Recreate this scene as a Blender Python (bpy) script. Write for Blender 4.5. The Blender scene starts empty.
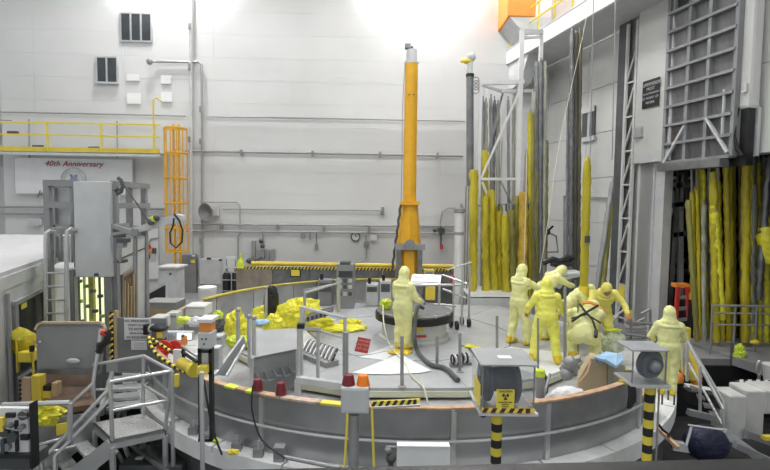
import bpy, bmesh, math, random
from mathutils import Vector, Matrix, noise
random.seed(7)
V = Vector; PI = math.pi
sc = bpy.context.scene; col = sc.collection
# ---------------- camera ----------------
F = 494.0; CAM = V((0, 0, 3.05)); PITCH = math.radians(3.5); ROLL = math.radians(0.7)
cd = bpy.data.cameras.new('camera'); cam = bpy.data.objects.new('camera', cd); col.objects.link(cam)
cd.sensor_width = 36; cd.lens = 36 * F / 770; cd.clip_end = 200; cd.clip_start = .05
RM = Matrix.Rotation(PI / 2 - PITCH, 3, 'X') @ Matrix.Rotation(ROLL, 3, 'Z')
cam.matrix_world = Matrix.Translation(CAM) @ RM.to_4x4()
sc.camera = cam
# ---------------- world, view ----------------
w = bpy.data.worlds.new('world'); sc.world = w; w.use_nodes = True
w.node_tree.nodes['Background'].inputs[0].default_value = (.93, .97, 1, 1)
w.node_tree.nodes['Background'].inputs[1].default_value = .55
sc.view_settings.view_transform = 'Standard'; sc.view_settings.look = 'None'
sc.view_settings.exposure = 0.15; sc.view_settings.gamma = 1; sc.view_settings.use_curve_mapping = False
def area(name, loc, size, power, aim=(0, 0, -1), colr=(1, 1, 1), spread=180, size_y=None):
    l = bpy.data.lights.new(name, 'AREA'); l.energy = power; l.size = size; l.color = colr
    if size_y: l.shape = 'RECTANGLE'; l.size_y = size_y
    l.spread = math.radians(spread)
    o = bpy.data.objects.new(name, l); col.objects.link(o); o.location = loc
    o.rotation_euler = V(aim).to_track_quat('-Z', 'Y').to_euler(); return o
LAMPS = [(-9, 19.4, 2300), (1.5, 20.0, 2300), (6.0, 19.0, 900), (-6, 12, 1500), (2.5, 12, 1800), (-3, 6, 1100), (5.0, 6, 700), (-10, 8, 600), (-2.5, 1.5, 1100), (4, 1.5, 800)]  # last two, near the camera, are added fill to brighten the ring front
for i, (x, y, p) in enumerate(LAMPS):
    area('high_bay_and_fill_light', (x, y, 13.9), 1.1, p)
# ---------------- projection of a pixel on a world plane ----------------
def ray(px, py): return RM @ V(((px - 385) / F, -(py - 235) / F, -1))
def D(px, py, Y):
    d = ray(px, py); return CAM + d * ((Y - CAM.y) / d.y)
def Z(px, py, z):
    d = ray(px, py); return CAM + d * ((z - CAM.z) / d.z)
def plane(px, py, P0, n):
    d = ray(px, py); return CAM + d * ((P0 - CAM).dot(n) / d.dot(n))
nB = V((.045, -1, 0)).normalized(); B0 = V((0, 21.5, 0)); uB = V((1, .045, 0)).normalized()
def WB(px, py, off=0.0): return plane(px, py, B0 + nB * off, nB)
uR = V((.235, -1, 0)).normalized(); nR = V((-1, -.235, 0)).normalized(); R0 = V((7.07, 21.8, 0))
def WR(px, py, off=0.0): return plane(px, py, R0 + nR * off, nR)
# ---------------- materials ----------------
MATS = {}
def mat(name, c, rough=.6, metal=0.0, var=.12, vs=3.0, bump=0.0, bs=25.0, spec=.5, alpha=1.0, trans=0.0, streak=False, emit=0):
    if name in MATS: return MATS[name]
    m = bpy.data.materials.new(name); m.use_nodes = True; nt = m.node_tree; b = nt.nodes['Principled BSDF']
    b.inputs['Roughness'].default_value = rough; b.inputs['Metallic'].default_value = metal
    b.inputs['Specular IOR Level'].default_value = spec
    tc = nt.nodes.new('ShaderNodeTexCoord')
    n = nt.nodes.new('ShaderNodeTexNoise'); n.inputs['Scale'].default_value = vs; n.inputs['Detail'].default_value = 5
    if streak:
        mp = nt.nodes.new('ShaderNodeMapping'); mp.inputs['Scale'].default_value = (1, 1, .12)
        nt.links.new(tc.outputs['Object'], mp.inputs[0]); nt.links.new(mp.outputs[0], n.inputs['Vector'])
    else: nt.links.new(tc.outputs['Object'], n.inputs['Vector'])
    r = nt.nodes.new('ShaderNodeValToRGB')
    lo = tuple(max(0, x * (1 - var)) for x in c) + (1,); hi = tuple(min(1, x * (1 + var)) for x in c) + (1,)
    r.color_ramp.elements[0].position = .3; r.color_ramp.elements[1].position = .7
    r.color_ramp.elements[0].color = lo; r.color_ramp.elements[1].color = hi
    nt.links.new(n.outputs['Fac'], r.inputs[0]); nt.links.new(r.outputs[0], b.inputs['Base Color'])
    if bump:
        n2 = nt.nodes.new('ShaderNodeTexNoise'); n2.inputs['Scale'].default_value = bs; n2.inputs['Detail'].default_value = 3
        nt.links.new(tc.outputs['Object'], n2.inputs['Vector'])
        bp = nt.nodes.new('ShaderNodeBump'); bp.inputs['Strength'].default_value = bump; bp.inputs['Distance'].default_value = .03
        nt.links.new(n2.outputs['Fac'], bp.inputs['Height']); nt.links.new(bp.outputs[0], b.inputs['Normal'])
    if trans: b.inputs['Transmission Weight'].default_value = trans; b.inputs['IOR'].default_value = 1.1
    if alpha < 1: b.inputs['Alpha'].default_value = alpha
    if emit:
        b.inputs['Emission Color'].default_value = (*c, 1); b.inputs['Emission Strength'].default_value = emit
    MATS[name] = m; return m
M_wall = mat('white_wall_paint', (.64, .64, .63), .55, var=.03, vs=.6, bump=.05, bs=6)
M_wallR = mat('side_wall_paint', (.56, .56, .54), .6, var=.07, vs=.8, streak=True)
M_joint = mat('wall_joint', (.42, .42, .42), .8)
M_grey = mat('grey_paint', (.24, .245, .25), .5, var=.12, vs=2)
M_lgrey = mat('light_grey_paint', (.54, .55, .55), .5, var=.08)
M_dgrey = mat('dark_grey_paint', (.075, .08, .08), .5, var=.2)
M_black = mat('black_rubber', (.012, .012, .013), .5, var=.3)
M_white = mat('white_paint', (.7, .7, .69), .45, var=.05)
M_paper = mat('white_paper', (.78, .78, .78), .8, var=.02)
M_steel = mat('stainless_steel', (.40, .41, .42), .34, .75, var=.2, vs=4, bump=.05, bs=8)
M_dsteel = mat('dull_steel', (.22, .225, .23), .42, .6, var=.25, vs=3)
M_alu = mat('aluminium_tube', (.58, .59, .59), .35, .55, var=.1)
M_galv = mat('galvanised_conduit', (.33, .33, .33), .5, .4, var=.1)
M_yel = mat('yellow_paint', (.68, .52, .06), .5, var=.1)
M_orange = mat('orange_yellow_paint', (.76, .40, .02), .4, var=.08)
M_ora = mat('orange_paint', (.85, .30, .05), .5, var=.05)
M_plast = mat('yellow_plastic_sheeting', (.82, .76, .05), .28, var=.22, vs=6, bump=.6, bs=14)
M_plast2 = mat('deep_yellow_sleeve', (.50, .42, .025), .3, var=.3, vs=5, bump=.5, bs=16, streak=True)
M_plast3 = mat('olive_sleeve', (.25, .235, .06), .35, var=.35, vs=5, bump=.5, bs=16, streak=True)
M_clear = mat('clear_plastic_sleeve', (.40, .40, .34), .25, var=.35, vs=7, bump=.6, bs=18, streak=True)
M_suit = mat('pale_yellow_suit', (.80, .80, .36), .75, var=.08, vs=5, bump=.35, bs=18)
M_suit2 = mat('bright_yellow_suit', (.86, .84, .14), .6, var=.1, vs=5, bump=.35, bs=18)
M_boot = mat('yellow_boot', (.80, .58, .03), .55, var=.15, bump=.3)
M_glove = mat('blue_glove', (.20, .40, .58), .6, var=.1)
M_skin = mat('tan_glove', (.55, .25, .15), .6, var=.1)
M_face = mat('skin', (.42, .22, .14), .6, var=.08)
M_red = mat('red_paint', (.60, .04, .03), .5, var=.1)
M_maroon = mat('maroon_lens', (.17, .012, .02), .3, var=.1)
M_olens = mat('orange_lens', (.85, .22, .01), .3, var=.1)
M_wood = mat('plywood', (.46, .32, .18), .7, var=.15, vs=4, streak=True)
M_ply = mat('pale_board', (.50, .40, .25), .7, var=.06)
M_brown = mat('brown_dirt', (.13, .085, .06), .8, var=.4, vs=5)
M_rust = mat('orange_rust_tape', (.52, .33, .20), .6, var=.3, vs=9)
M_deck = mat('grey_deck_plate', (.43, .44, .45), .42, .25, var=.10, vs=1.6)
M_deckw = mat('white_deck_cover', (.66, .67, .68), .5, var=.06, vs=2)
M_flange = mat('white_flange', (.76, .76, .75), .55, var=.13, vs=3)
M_floor = mat('concrete_floor', (.26, .26, .26), .55, var=.15, vs=1.2)
M_pit = mat('dark_pit_floor', (.035, .035, .037), .7, var=.4, vs=2)
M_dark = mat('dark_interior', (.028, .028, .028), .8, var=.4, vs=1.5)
M_navy = mat('navy_cloth', (.006, .009, .035), .6, var=.3, bump=.3)
M_tarp = mat('blue_grey_fabric', (.05, .065, .09), .5, var=.25, bump=.3)
M_lblue = mat('light_blue_cloth', (.38, .58, .78), .7, var=.08, bump=.3, bs=10)
M_glass = mat('dark_glass', (.05, .055, .06), .12, var=.4, vs=1.2)
M_clr = mat('clear_panel', (.30, .32, .33), .06, var=0, alpha=.16)
M_conc = mat('white_concrete', (.60, .60, .58), .75, var=.12, vs=3, bump=.2)
M_creme = mat('cream_paint', (.66, .66, .50), .5, var=.06)
M_lime = mat('lime_plastic', (.62, .74, .05), .35, var=.15, bump=.4)
M_crim = mat('crimson_print', (.30, .03, .06), .7)
M_ink = mat('black_print', (.02, .02, .02), .7)
M_blueink = mat('blue_print', (.12, .14, .35), .7)
M_gink = mat('pale_grey_print', (.52, .52, .54), .7)
M_tint = mat('yellow_sign', (.80, .65, .07), .5, var=.04)
M_redsign = mat('red_sign', (.42, .03, .03), .5, var=.1)
M_pinkink = mat('pale_print', (.62, .34, .28), .6)
M_hose = mat('grey_hose', (.09, .095, .1), .45, var=.15)
M_green = mat('pale_green_print', (.58, .70, .64), .4, var=.1, vs=7)
M_sill = mat('dark_sill', (.006, .006, .006), .45, var=.3)
# ---------------- mesh builder (world coordinates) ----------------
class MB:
    def __init__(s): s.v = []; s.f = []
    def add(s, vs, fs):
        k = len(s.v); s.v += [V(p) for p in vs]; s.f += [tuple(i + k for i in f) for f in fs]; return s
    def hexa(s, p):  # bottom 4, top 4
        return s.add(p, [(3, 2, 1, 0), (4, 5, 6, 7), (0, 1, 5, 4), (1, 2, 6, 5), (2, 3, 7, 6), (3, 0, 4, 7)])
    def box(s, a, b):
        x0, x1 = sorted((a[0], b[0])); y0, y1 = sorted((a[1], b[1])); z0, z1 = sorted((a[2], b[2]))
        return s.hexa([(x0, y0, z0), (x1, y0, z0), (x1, y1, z0), (x0, y1, z0), (x0, y0, z1), (x1, y0, z1), (x1, y1, z1), (x0, y1, z1)])
    def cbox(s, c, sz, rz=0.0, bev=0):
        c = V(c); h = V(sz) / 2; R = Matrix.Rotation(rz, 3, 'Z')
        return s.hexa([c + R @ V((x * h.x, y * h.y, z * h.z)) for z in (-1, 1) for x, y in ((-1, -1), (1, -1), (1, 1), (-1, 1))])
    def slab(s, q, vec):
        q = [V(p) for p in q]; vec = V(vec); return s.hexa(q + [p + vec for p in q])
    def poly(s, pts, vec):
        n = len(pts); pts = [V(p) for p in pts]; vec = V(vec)
        return s.add(pts + [p + vec for p in pts], [tuple(range(n))[::-1], tuple(range(n, 2 * n))] + [(i, (i + 1) % n, n + (i + 1) % n, n + i) for i in range(n)])
    def bar(s, p, q, w=.05, h=None, up=(0, 0, 1)):
        h = h or w; p = V(p); q = V(q); d = (q - p).normalized(); u = V(up)
        if abs(d.dot(u)) > .97: u = V((0, 1, 0))
        a = d.cross(u).normalized(); b = a.cross(d).normalized(); a *= w / 2; b *= h / 2
        return s.hexa([p - a - b, p + a - b, p + a + b, p - a + b, q - a - b, q + a - b, q + a + b, q - a + b])
    def path(s, pts, r, n=8, cap=True):
        pts = [V(p) for p in pts]; m = len(pts); rs = r if isinstance(r, (list, tuple)) else [r] * m
        k = len(s.v); up = None
        for i, p in enumerate(pts):
            d = (pts[min(i + 1, m - 1)] - pts[max(i - 1, 0)]).normalized()
            if up is None:
                up = V((0, 0, 1)) if abs(d.z) < .9 else V((1, 0, 0))
            a = d.cross(up).normalized(); b = a.cross(d).normalized(); up = b
            for j in range(n):
                t = 2 * PI * j / n; s.v.append(p + (a * math.cos(t) + b * math.sin(t)) * rs[i])
        for i in range(m - 1):
            for j in range(n):
                s.f.append((k + i * n + j, k + i * n + (j + 1) % n, k + (i + 1) * n + (j + 1) % n, k + (i + 1) * n + j))
        if cap: s.f.append(tuple(k + j for j in range(n))[::-1]); s.f.append(tuple(k + (m - 1) * n + j for j in range(n)))
        return s
    def tube(s, p, q, r, n=8): return s.path([p, q], r, n)
    def cone(s, p, q, r1, r2, n=12): return s.path([p, q], [r1, r2], n)
    def lathe(s, c, prof, n=24, axis=(0, 0, 1)):
        c = V(c); R = V((0, 0, 1)).rotation_difference(V(axis)).to_matrix(); k = len(s.v); m = len(prof)
        for r, z in prof:
            for j in range(n):
                t = 2 * PI * j / n; s.v.append(c + R @ V((r * math.cos(t), r * math.sin(t), z)))
        for i in range(m - 1):
            for j in range(n): s.f.append((k + i * n + j, k + i * n + (j + 1) % n, k + (i + 1) * n + (j + 1) % n, k + (i + 1) * n + j))
        s.f.append(tuple(k + j for j in range(n))[::-1]); s.f.append(tuple(k + (m - 1) * n + j for j in range(n)))
        return s
    def torus(s, c, R, r, axis=(0, 0, 1), a0=0, a1=2 * PI, n=24, m=6):
        Q = V((0, 0, 1)).rotation_difference(V(axis)).to_matrix(); c = V(c)
        full = abs(a1 - a0 - 2 * PI) < 1e-4
        pts = [c + Q @ V((R * math.cos(a0 + (a1 - a0) * i / n), R * math.sin(a0 + (a1 - a0) * i / n), 0)) for i in range(n + 1)]
        return s.path(pts, r, m)
    def ball(s, c, r, n=12, m=8, sz=(1, 1, 1), rot=None):
        c = V(c); k = len(s.v)
        for i in range(m + 1):
            p = PI * i / m
            for j in range(n):
                t = 2 * PI * j / n; q = V((sz[0] * math.sin(p) * math.cos(t), sz[1] * math.sin(p) * math.sin(t), sz[2] * math.cos(p))) * r
                s.v.append(c + (rot @ q if rot else q))
        for i in range(m):
            for j in range(n): s.f.append((k + i * n + j, k + (i + 1) * n + j, k + (i + 1) * n + (j + 1) % n, k + i * n + (j + 1) % n))
        return s
    def arcbox(s, c, r0, r1, z0, z1, a0, a1, n=6):
        k = len(s.v)
        for i in range(n + 1):
            t = a0 + (a1 - a0) * i / n; u = V((math.cos(t), math.sin(t), 0)); b = V((c[0], c[1], 0))
            s.v += [b + u * r0 + V((0, 0, z0)), b + u * r1 + V((0, 0, z0)), b + u * r1 + V((0, 0, z1)), b + u * r0 + V((0, 0, z1))]
        for i in range(n):
            for j in range(4): s.f.append((k + 4 * i + j, k + 4 * i + (j + 1) % 4, k + 4 * i + 4 + (j + 1) % 4, k + 4 * i + 4 + j))
        s.f.append((k, k + 3, k + 2, k + 1)); s.f.append(tuple(k + 4 * n + j for j in range(4)))
        return s
    def px(s, x0, y0, x1, y1, Y, dep):   # box facing the camera: near face at depth Y
        a = D(x0, y0, Y); b = D(x1, y1, Y); return s.box((a.x, Y, a.z), (b.x, Y + dep, b.z))
    def build(s, name, m, parent=None, smooth=False, bev=0.0):
        me = bpy.data.meshes.new(name)
        if parent is not None:
            M = wm(parent).inverted(); vs = [M @ p for p in s.v]; loc = V((0, 0, 0))
        else:
            lo = V([min(p[i] for p in s.v) for i in range(3)]); hi = V([max(p[i] for p in s.v) for i in range(3)])
            loc = V(((lo.x + hi.x) / 2, (lo.y + hi.y) / 2, lo.z)); vs = [p - loc for p in s.v]
        me.from_pydata([tuple(p) for p in vs], [], s.f)
        bm = bmesh.new(); bm.from_mesh(me); bmesh.ops.recalc_face_normals(bm, faces=bm.faces); bm.to_mesh(me); bm.free()
        me.materials.append(m)
        if smooth:
            me.shade_smooth()
            try: me.set_sharp_from_angle(angle=math.radians(40))
            except Exception: pass
        o = bpy.data.objects.new(name, me); col.objects.link(o); o.location = loc
        if parent is not None: o.parent = parent
        if bev:
            b = o.modifiers.new('bevel', 'BEVEL'); b.width = bev; b.segments = 2; b.limit_method = 'ANGLE'
        return o
def wm(o):
    M = Matrix.LocRotScale(o.location, o.rotation_euler, o.scale)
    return wm(o.parent) @ M if o.parent else M
def tag(o, label, cat, group=None):
    o['label'] = label; o['category'] = cat
    if group: o['group'] = group
    return o
def thing(name, label, cat, loc=(0, 0, 0), group=None, rz=0):
    o = bpy.data.objects.new(name, None); col.objects.link(o); o.location = loc; o.rotation_euler = (0, 0, rz)
    o.empty_display_size = .1
    return tag(o, label, cat, group)
def struct(o): o['kind'] = 'structure'; return o
def hold(name, loc=(0, 0, 0)):
    o = bpy.data.objects.new(name, None); col.objects.link(o); o.location = loc; o.empty_display_size = .1; return struct(o)
def one(mb, name, m, label, cat, group=None, smooth=False, bev=0.0):
    return tag(mb.build(name, m, None, smooth, bev), label, cat, group)
def dup(root, loc, rz=0, label=None, group=None):
    def cp(o, par):
        c = o.copy(); col.objects.link(c); c.parent = par
        for ch in [x for x in KIDS(o)]: cp(ch, c)
        return c
    r = cp(root, None); r.location = loc; r.rotation_euler = (0, 0, rz)
    if label: r['label'] = label
    if group: r['group'] = group
    return r
def KIDS(o): return [x for x in bpy.data.objects if x.parent == o]
def text(body, size, m, parent, P, u, vv, shear=0.0, name='lettering', th=.004):
    """flat lettering centred at P, reading along u with up vv"""
    cu = bpy.data.curves.new(name, 'FONT'); cu.body = body; cu.size = size; cu.align_x = 'CENTER'; cu.align_y = 'CENTER'
    cu.shear = shear; cu.extrude = th / 2; cu.space_character = 1.05
    t = bpy.data.objects.new('tmp', cu); col.objects.link(t)
    dg = bpy.context.evaluated_depsgraph_get(); me = bpy.data.meshes.new_from_object(t.evaluated_get(dg))
    bpy.data.objects.remove(t); u = V(u).normalized(); n = u.cross(V(vv)).normalized(); vv = n.cross(u).normalized()
    M = Matrix((u, vv, n)).transposed().to_4x4(); M.translation = V(P)
    if parent is not None: M = wm(parent).inverted() @ M
    me.transform(M); me.name = name; me.materials.clear(); me.materials.append(m)
    o = bpy.data.objects.new(name, me); col.objects.link(o); o.parent = parent; return o
ORD = 'first second third fourth fifth sixth seventh eighth ninth tenth eleventh twelfth thirteenth fourteenth fifteenth sixteenth seventeenth eighteenth nineteenth twentieth'.split()
def nth(k):
    if k < 20: return ORD[k]
    t = ['twenty', 'thirty', 'forty', 'fifty', 'sixty'][(k + 1) // 10 - 2]; r = (k + 1) % 10
    return t + '-' + ORD[r - 1] if r else {'thirty': 'thirtieth', 'forty': 'fortieth', 'fifty': 'fiftieth', 'sixty': 'sixtieth', 'twenty': 'twentieth'}[t]
def blob(c, r, sz=(1, 1, 1), seed=0, amp=.3, fr=1.6, flat=None, sub=4):
    """crumpled bag"""
    bm = bmesh.new(); bmesh.ops.create_icosphere(bm, subdivisions=sub, radius=1)
    mb = MB(); o = V((seed * 3.1, seed * 1.7, seed))
    for v in bm.verts:
        p = v.co.copy(); d = 0
        for k, a in ((fr, 1), (fr * 2.3, .6), (fr * 5, .22)): d += a * (abs(noise.noise(p * k + o)) - .25)
        p *= 1 + amp * d * 1.4; p = V((p.x * sz[0], p.y * sz[1], p.z * sz[2])) * r + V(c)
        if flat is not None and p.z < flat: p.z = flat
        mb.v.append(p)
    mb.f = [tuple(v.index for v in f.verts) for f in bm.faces]; bm.free(); return mb
def hazard(mb_y, mb_b, p, q, wv, off, n=8, skew=1.0):
    """yellow strip with slanted black bars; wv = strip height vector, off = outward normal * thickness"""
    p = V(p); q = V(q); wv = V(wv); off = V(off); mb_y.slab([p, q, q + wv, p + wv], off)
    d = (q - p) / n; dd = d.normalized() * wv.length * skew
    for i in range(n):
        a = p + d * i; e = a + d * .5; h = wv; t = dd if i < n - 1 else dd * 0
        mb_b.slab([a + off, e + off, e + t * .6 + h + off, a + t * .6 + h + off], off * .5)
# =====================================================================
# SETTING
# =====================================================================
RC = V((.41, 10.8, 0)); DC = V((.70, 11.35, 0)); RR = 5.04; ZT = .62; ZF = -.12; ZH = -.8; ZP = -2.3
# back wall with metal panels and recessed joints
wb = struct(MB().slab([B0 + uB * s + V((0, 0, z)) for s, z in ((-16, -2.3), (8.2, -2.3), (8.2, 14), (-16, 14))], -nB * .3).build('wall_back', M_wall))
xs = [WB(x, 200).x for x in (-150, 38, 126, 215, 290, 365, 440, 515)] + [7.6]; xs = [-16] + xs
zz = [-.8, .6] + [.6 + .95 * i for i in range(1, 15)]
proto = {}
for i in range(len(xs) - 1):
    a = B0 + uB * (xs[i] + .004); b = B0 + uB * (xs[i + 1] - .004)
    for j in range(len(zz) - 1):
        if zz[j] > 13.2: continue
        z0 = V((0, 0, zz[j] + .003)); z1 = V((0, 0, min(zz[j + 1], 14) - .003))
        MB().slab([a + z0, b + z0, b + z1, a + z1], nB * (.012)).build('wall_panel', M_wall, wb)
# right wall in pieces around the opening (opening u-range measured on the wall)
def Rp(u, z, off=0.0): return R0 + uR * u + nR * off + V((0, 0, z))
def uof(px, py=200): return (WR(px, py) - R0).dot(uR)
zopen = WR(665, 163).z; u0 = uof(657); u1 = uof(830)
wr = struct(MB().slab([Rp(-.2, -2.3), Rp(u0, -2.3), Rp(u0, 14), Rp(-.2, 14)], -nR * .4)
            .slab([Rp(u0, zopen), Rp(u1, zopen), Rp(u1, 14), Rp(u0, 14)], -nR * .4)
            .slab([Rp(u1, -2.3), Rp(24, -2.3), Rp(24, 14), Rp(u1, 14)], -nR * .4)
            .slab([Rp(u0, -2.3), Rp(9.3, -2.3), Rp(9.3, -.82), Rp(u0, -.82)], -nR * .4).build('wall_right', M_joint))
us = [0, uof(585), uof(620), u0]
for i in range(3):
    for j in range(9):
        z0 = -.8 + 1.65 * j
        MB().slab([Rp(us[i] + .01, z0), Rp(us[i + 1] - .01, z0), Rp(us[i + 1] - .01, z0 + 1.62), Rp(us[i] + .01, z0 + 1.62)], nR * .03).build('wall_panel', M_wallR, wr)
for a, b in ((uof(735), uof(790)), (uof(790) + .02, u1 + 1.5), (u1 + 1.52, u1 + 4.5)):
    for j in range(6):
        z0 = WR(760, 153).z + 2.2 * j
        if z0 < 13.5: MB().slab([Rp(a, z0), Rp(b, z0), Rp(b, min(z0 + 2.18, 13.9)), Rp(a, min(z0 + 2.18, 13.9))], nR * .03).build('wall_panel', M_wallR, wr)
# dark store room behind the opening
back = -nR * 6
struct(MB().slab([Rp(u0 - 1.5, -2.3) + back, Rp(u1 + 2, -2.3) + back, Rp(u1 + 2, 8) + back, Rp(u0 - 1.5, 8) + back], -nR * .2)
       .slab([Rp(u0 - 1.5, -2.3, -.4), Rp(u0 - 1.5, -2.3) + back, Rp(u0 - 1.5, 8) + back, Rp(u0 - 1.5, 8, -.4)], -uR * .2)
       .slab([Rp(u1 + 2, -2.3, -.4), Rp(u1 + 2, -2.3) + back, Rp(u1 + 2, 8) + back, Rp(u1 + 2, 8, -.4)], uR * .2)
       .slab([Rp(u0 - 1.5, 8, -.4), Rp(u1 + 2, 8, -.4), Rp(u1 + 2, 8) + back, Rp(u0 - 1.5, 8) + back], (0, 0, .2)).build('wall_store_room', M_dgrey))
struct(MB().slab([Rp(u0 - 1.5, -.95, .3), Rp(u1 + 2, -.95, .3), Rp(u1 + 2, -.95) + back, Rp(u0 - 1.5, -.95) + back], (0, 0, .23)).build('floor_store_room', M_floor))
# ceiling with lamps, the last two added as fill
struct(MB().box((-16, -1, 14.2), (14, 23, 14.4)).build('ceiling', M_white))
for i, (x, y, p) in enumerate(LAMPS):
    t = thing('high_bay_and_fill_lamp', 'round high bay lamp on the ceiling, ' + ('far left by back wall', 'middle by back wall', 'right by back wall', 'left above the ring', 'right above the ring', 'left nearer the gallery', 'right nearer the gallery', 'far left over the cabin roof', 'added to brighten the ring front, left side', 'added to brighten the ring front, right side')[i], 'lamp', (x, y, 14.2), 'high bay lamps above the hall')
    MB().lathe((x, y, 14.0), [(.5, -.1), (.62, -.1), (.4, .1), (.1, .2)], 20).build('shade', M_alu, t)
# floors
struct(MB().box((-16, 13.5, ZH - .2), (9.0, 22, ZH)).build('floor', M_floor))
struct(MB().box((5.75, 12.5, ZH - .2), (13, 13.5, ZH)).box((9.0, 13.5, ZH - .2), (13, 18, ZH - .005)).build('floor_right', M_floor))
struct(MB().box((5.75, 12.42, ZP), (13, 12.5, ZH - .17)).box((5.68, 12.42, ZP), (5.75, 13.6, ZH - .17)).build('wall_right_pit', M_black))
struct(MB().box((-16, 9.2, ZH - .21), (-4.95, 13.5, ZH - .01)).build('floor_left', M_floor))
struct(MB().box((-16, -1, ZP - .2), (14, 16, ZP)).build('floor_pit', M_pit))
# foreground window ledge of the viewing gallery
a = D(-40, 474.5, 1.25); b = D(810, 456.5, 1.25)
struct(MB().slab([a, b, b + V((0, -.6, 0)), a + V((0, -.6, 0))], (0, 0, -.06)).build('trim_window_ledge', M_sill, bev=.006))

# ---------- windows high on the back wall ----------
def wallwin(n, x0, y0, x1, y1, panes, sill=False):
    p = WB(x0, y0, .03); q = WB(x1, y1, .03); wz = lambda u, z, o=0: V((p.x + (q.x - p.x) * u, p.y + (q.y - p.y) * u, z)) + nB * o
    w_ = struct(MB().slab([wz(0, q.z), wz(1, q.z), wz(1, p.z), wz(0, p.z)], nB * .03).build('window_%d' % n, M_dgrey))
    fr = MB()
    for z in (q.z, p.z): fr.bar(wz(0, z, .03), wz(1, z, .03), .06, .07)
    for k in (0, 1): fr.bar(wz(k, q.z, .03), wz(k, p.z, .03), .06, .07)
    fr.build('window_frame', M_alu, w_)
    for k in range(panes):
        MB().slab([wz((k + .05) / panes, q.z + .04, .035), wz((k + .95) / panes, q.z + .04, .035), wz((k + .95) / panes, p.z - .04, .035), wz((k + .05) / panes, p.z - .04, .035)], nB * .02).build('pane', M_glass, w_)
    for k in range(1, panes): MB().bar(wz(k / panes, q.z, .06), wz(k / panes, p.z, .06), .06, .07).build('mullion', M_alu, w_)
    if sill: MB().bar(wz(-.04, q.z - .03, .08), wz(1.08, q.z - .03, .08), .12, .08).build('window_sill', M_alu, w_)
wallwin(1, 121, 13, 152, 42, 3); wallwin(2, 97, 57, 118, 83, 2, True)
# ---------- right wall opening parts ----------
def rslab(mb, x0, y0, x1, y1, off, th):
    p = WR(x0, y0, off); q = WR(x1, y1, off); mb.slab([V((p.x, p.y, q.z)), V((q.x, q.y, q.z)), V((q.x, q.y, p.z)), V((p.x, p.y, p.z))], nR * th); return mb
def Rs(px, py, off=0.0): return WR(px, py, off)
# wall column beside the lattice and the raised flat door leaf
c = rslab(MB(), 632, 5, 643, 400, 0.4, -.37).build('wall_column', M_wallR); tag(c, 'tall pale grey steel wall column between lattice mast and raised white door', 'column')
t = thing('raised_door', 'white flat door leaf raised above the opening with a black notice on it', 'door', WR(655, 160, .5))
rslab(MB(), 643, 8, 671, 160, .45, .12).build('door_leaf', M_wallR, t, bev=.02)
rslab(MB(), 636, 128, 643, 137, .58, .1).build('latch', M_alu, t)
rslab(MB(), 640, 153, 671, 160, .58, .03).build('bottom_rail', M_lgrey, t)
tt = thing('notice_board', 'black rectangular notice with pale lines of lettering on the raised white door', 'sign', WR(651, 103, .6))
p = WR(643.5, 82, .6); q = WR(659, 105, .6)
MB().slab([V((p.x, p.y, q.z)), V((q.x, q.y, q.z)), V((q.x, q.y, p.z)), V((p.x, p.y, p.z))], nR * .02).build('board', M_black, tt)
um = (p + q) / 2; ux = (V((q.x, q.y, 0)) - V((p.x, p.y, 0))); H = p.z - q.z; sz = H * .17
for k, (s, f) in enumerate((('SUPERVISOR', 1), ('MUST', .9), ('BE IN ATTENDANCE', .62), ('AT POINT OF', .75), ('WORK', .8))):
    text(s, sz * f, M_lgrey, tt, V((um.x, um.y, p.z - H * (.17 + .165 * k))) + nR * .024, ux, (0, 0, 1))
c = rslab(MB(), 641, 160, 647, 345, .4, -.3).build('opening_column', M_lgrey); tag(c, 'left pale column half below the raised door, beside the dark slot', 'column')
c = rslab(MB(), 649, 160, 657, 345, .35, -.3).build('opening_column', M_lgrey); tag(c, 'right pale column half below the raised door, at the edge of the dark opening', 'column')
# lattice mast
t = thing('lattice_mast', 'narrow pale steel lattice mast with zigzag braces up the side wall', 'mast', WR(625, 330, .3))
for px in (621.5, 631):
    MB().bar(V((*WR(px, 200, .47).xy, -.8)), V((*WR(px, 200, .47).xy, 9.0)), .07, .12).build('chord', M_wallR, t)
A = WR(621.5, 200, .47); B = WR(631, 200, .47); z = -.6; k = 0
rslab(MB(), 621, 5, 632, 330, .38, .02).build('back_plate', M_dgrey, t)
while z < 8:
    MB().bar(V((A.x, A.y, z)), V((B.x, B.y, z)), .05).build('cross_bar', M_wallR, t)
    MB().bar(V((A.x, A.y, z)), V((B.x, B.y, z + 1.1)), .05).build('brace', M_wallR, t); z += 1.1; k += 1
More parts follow.
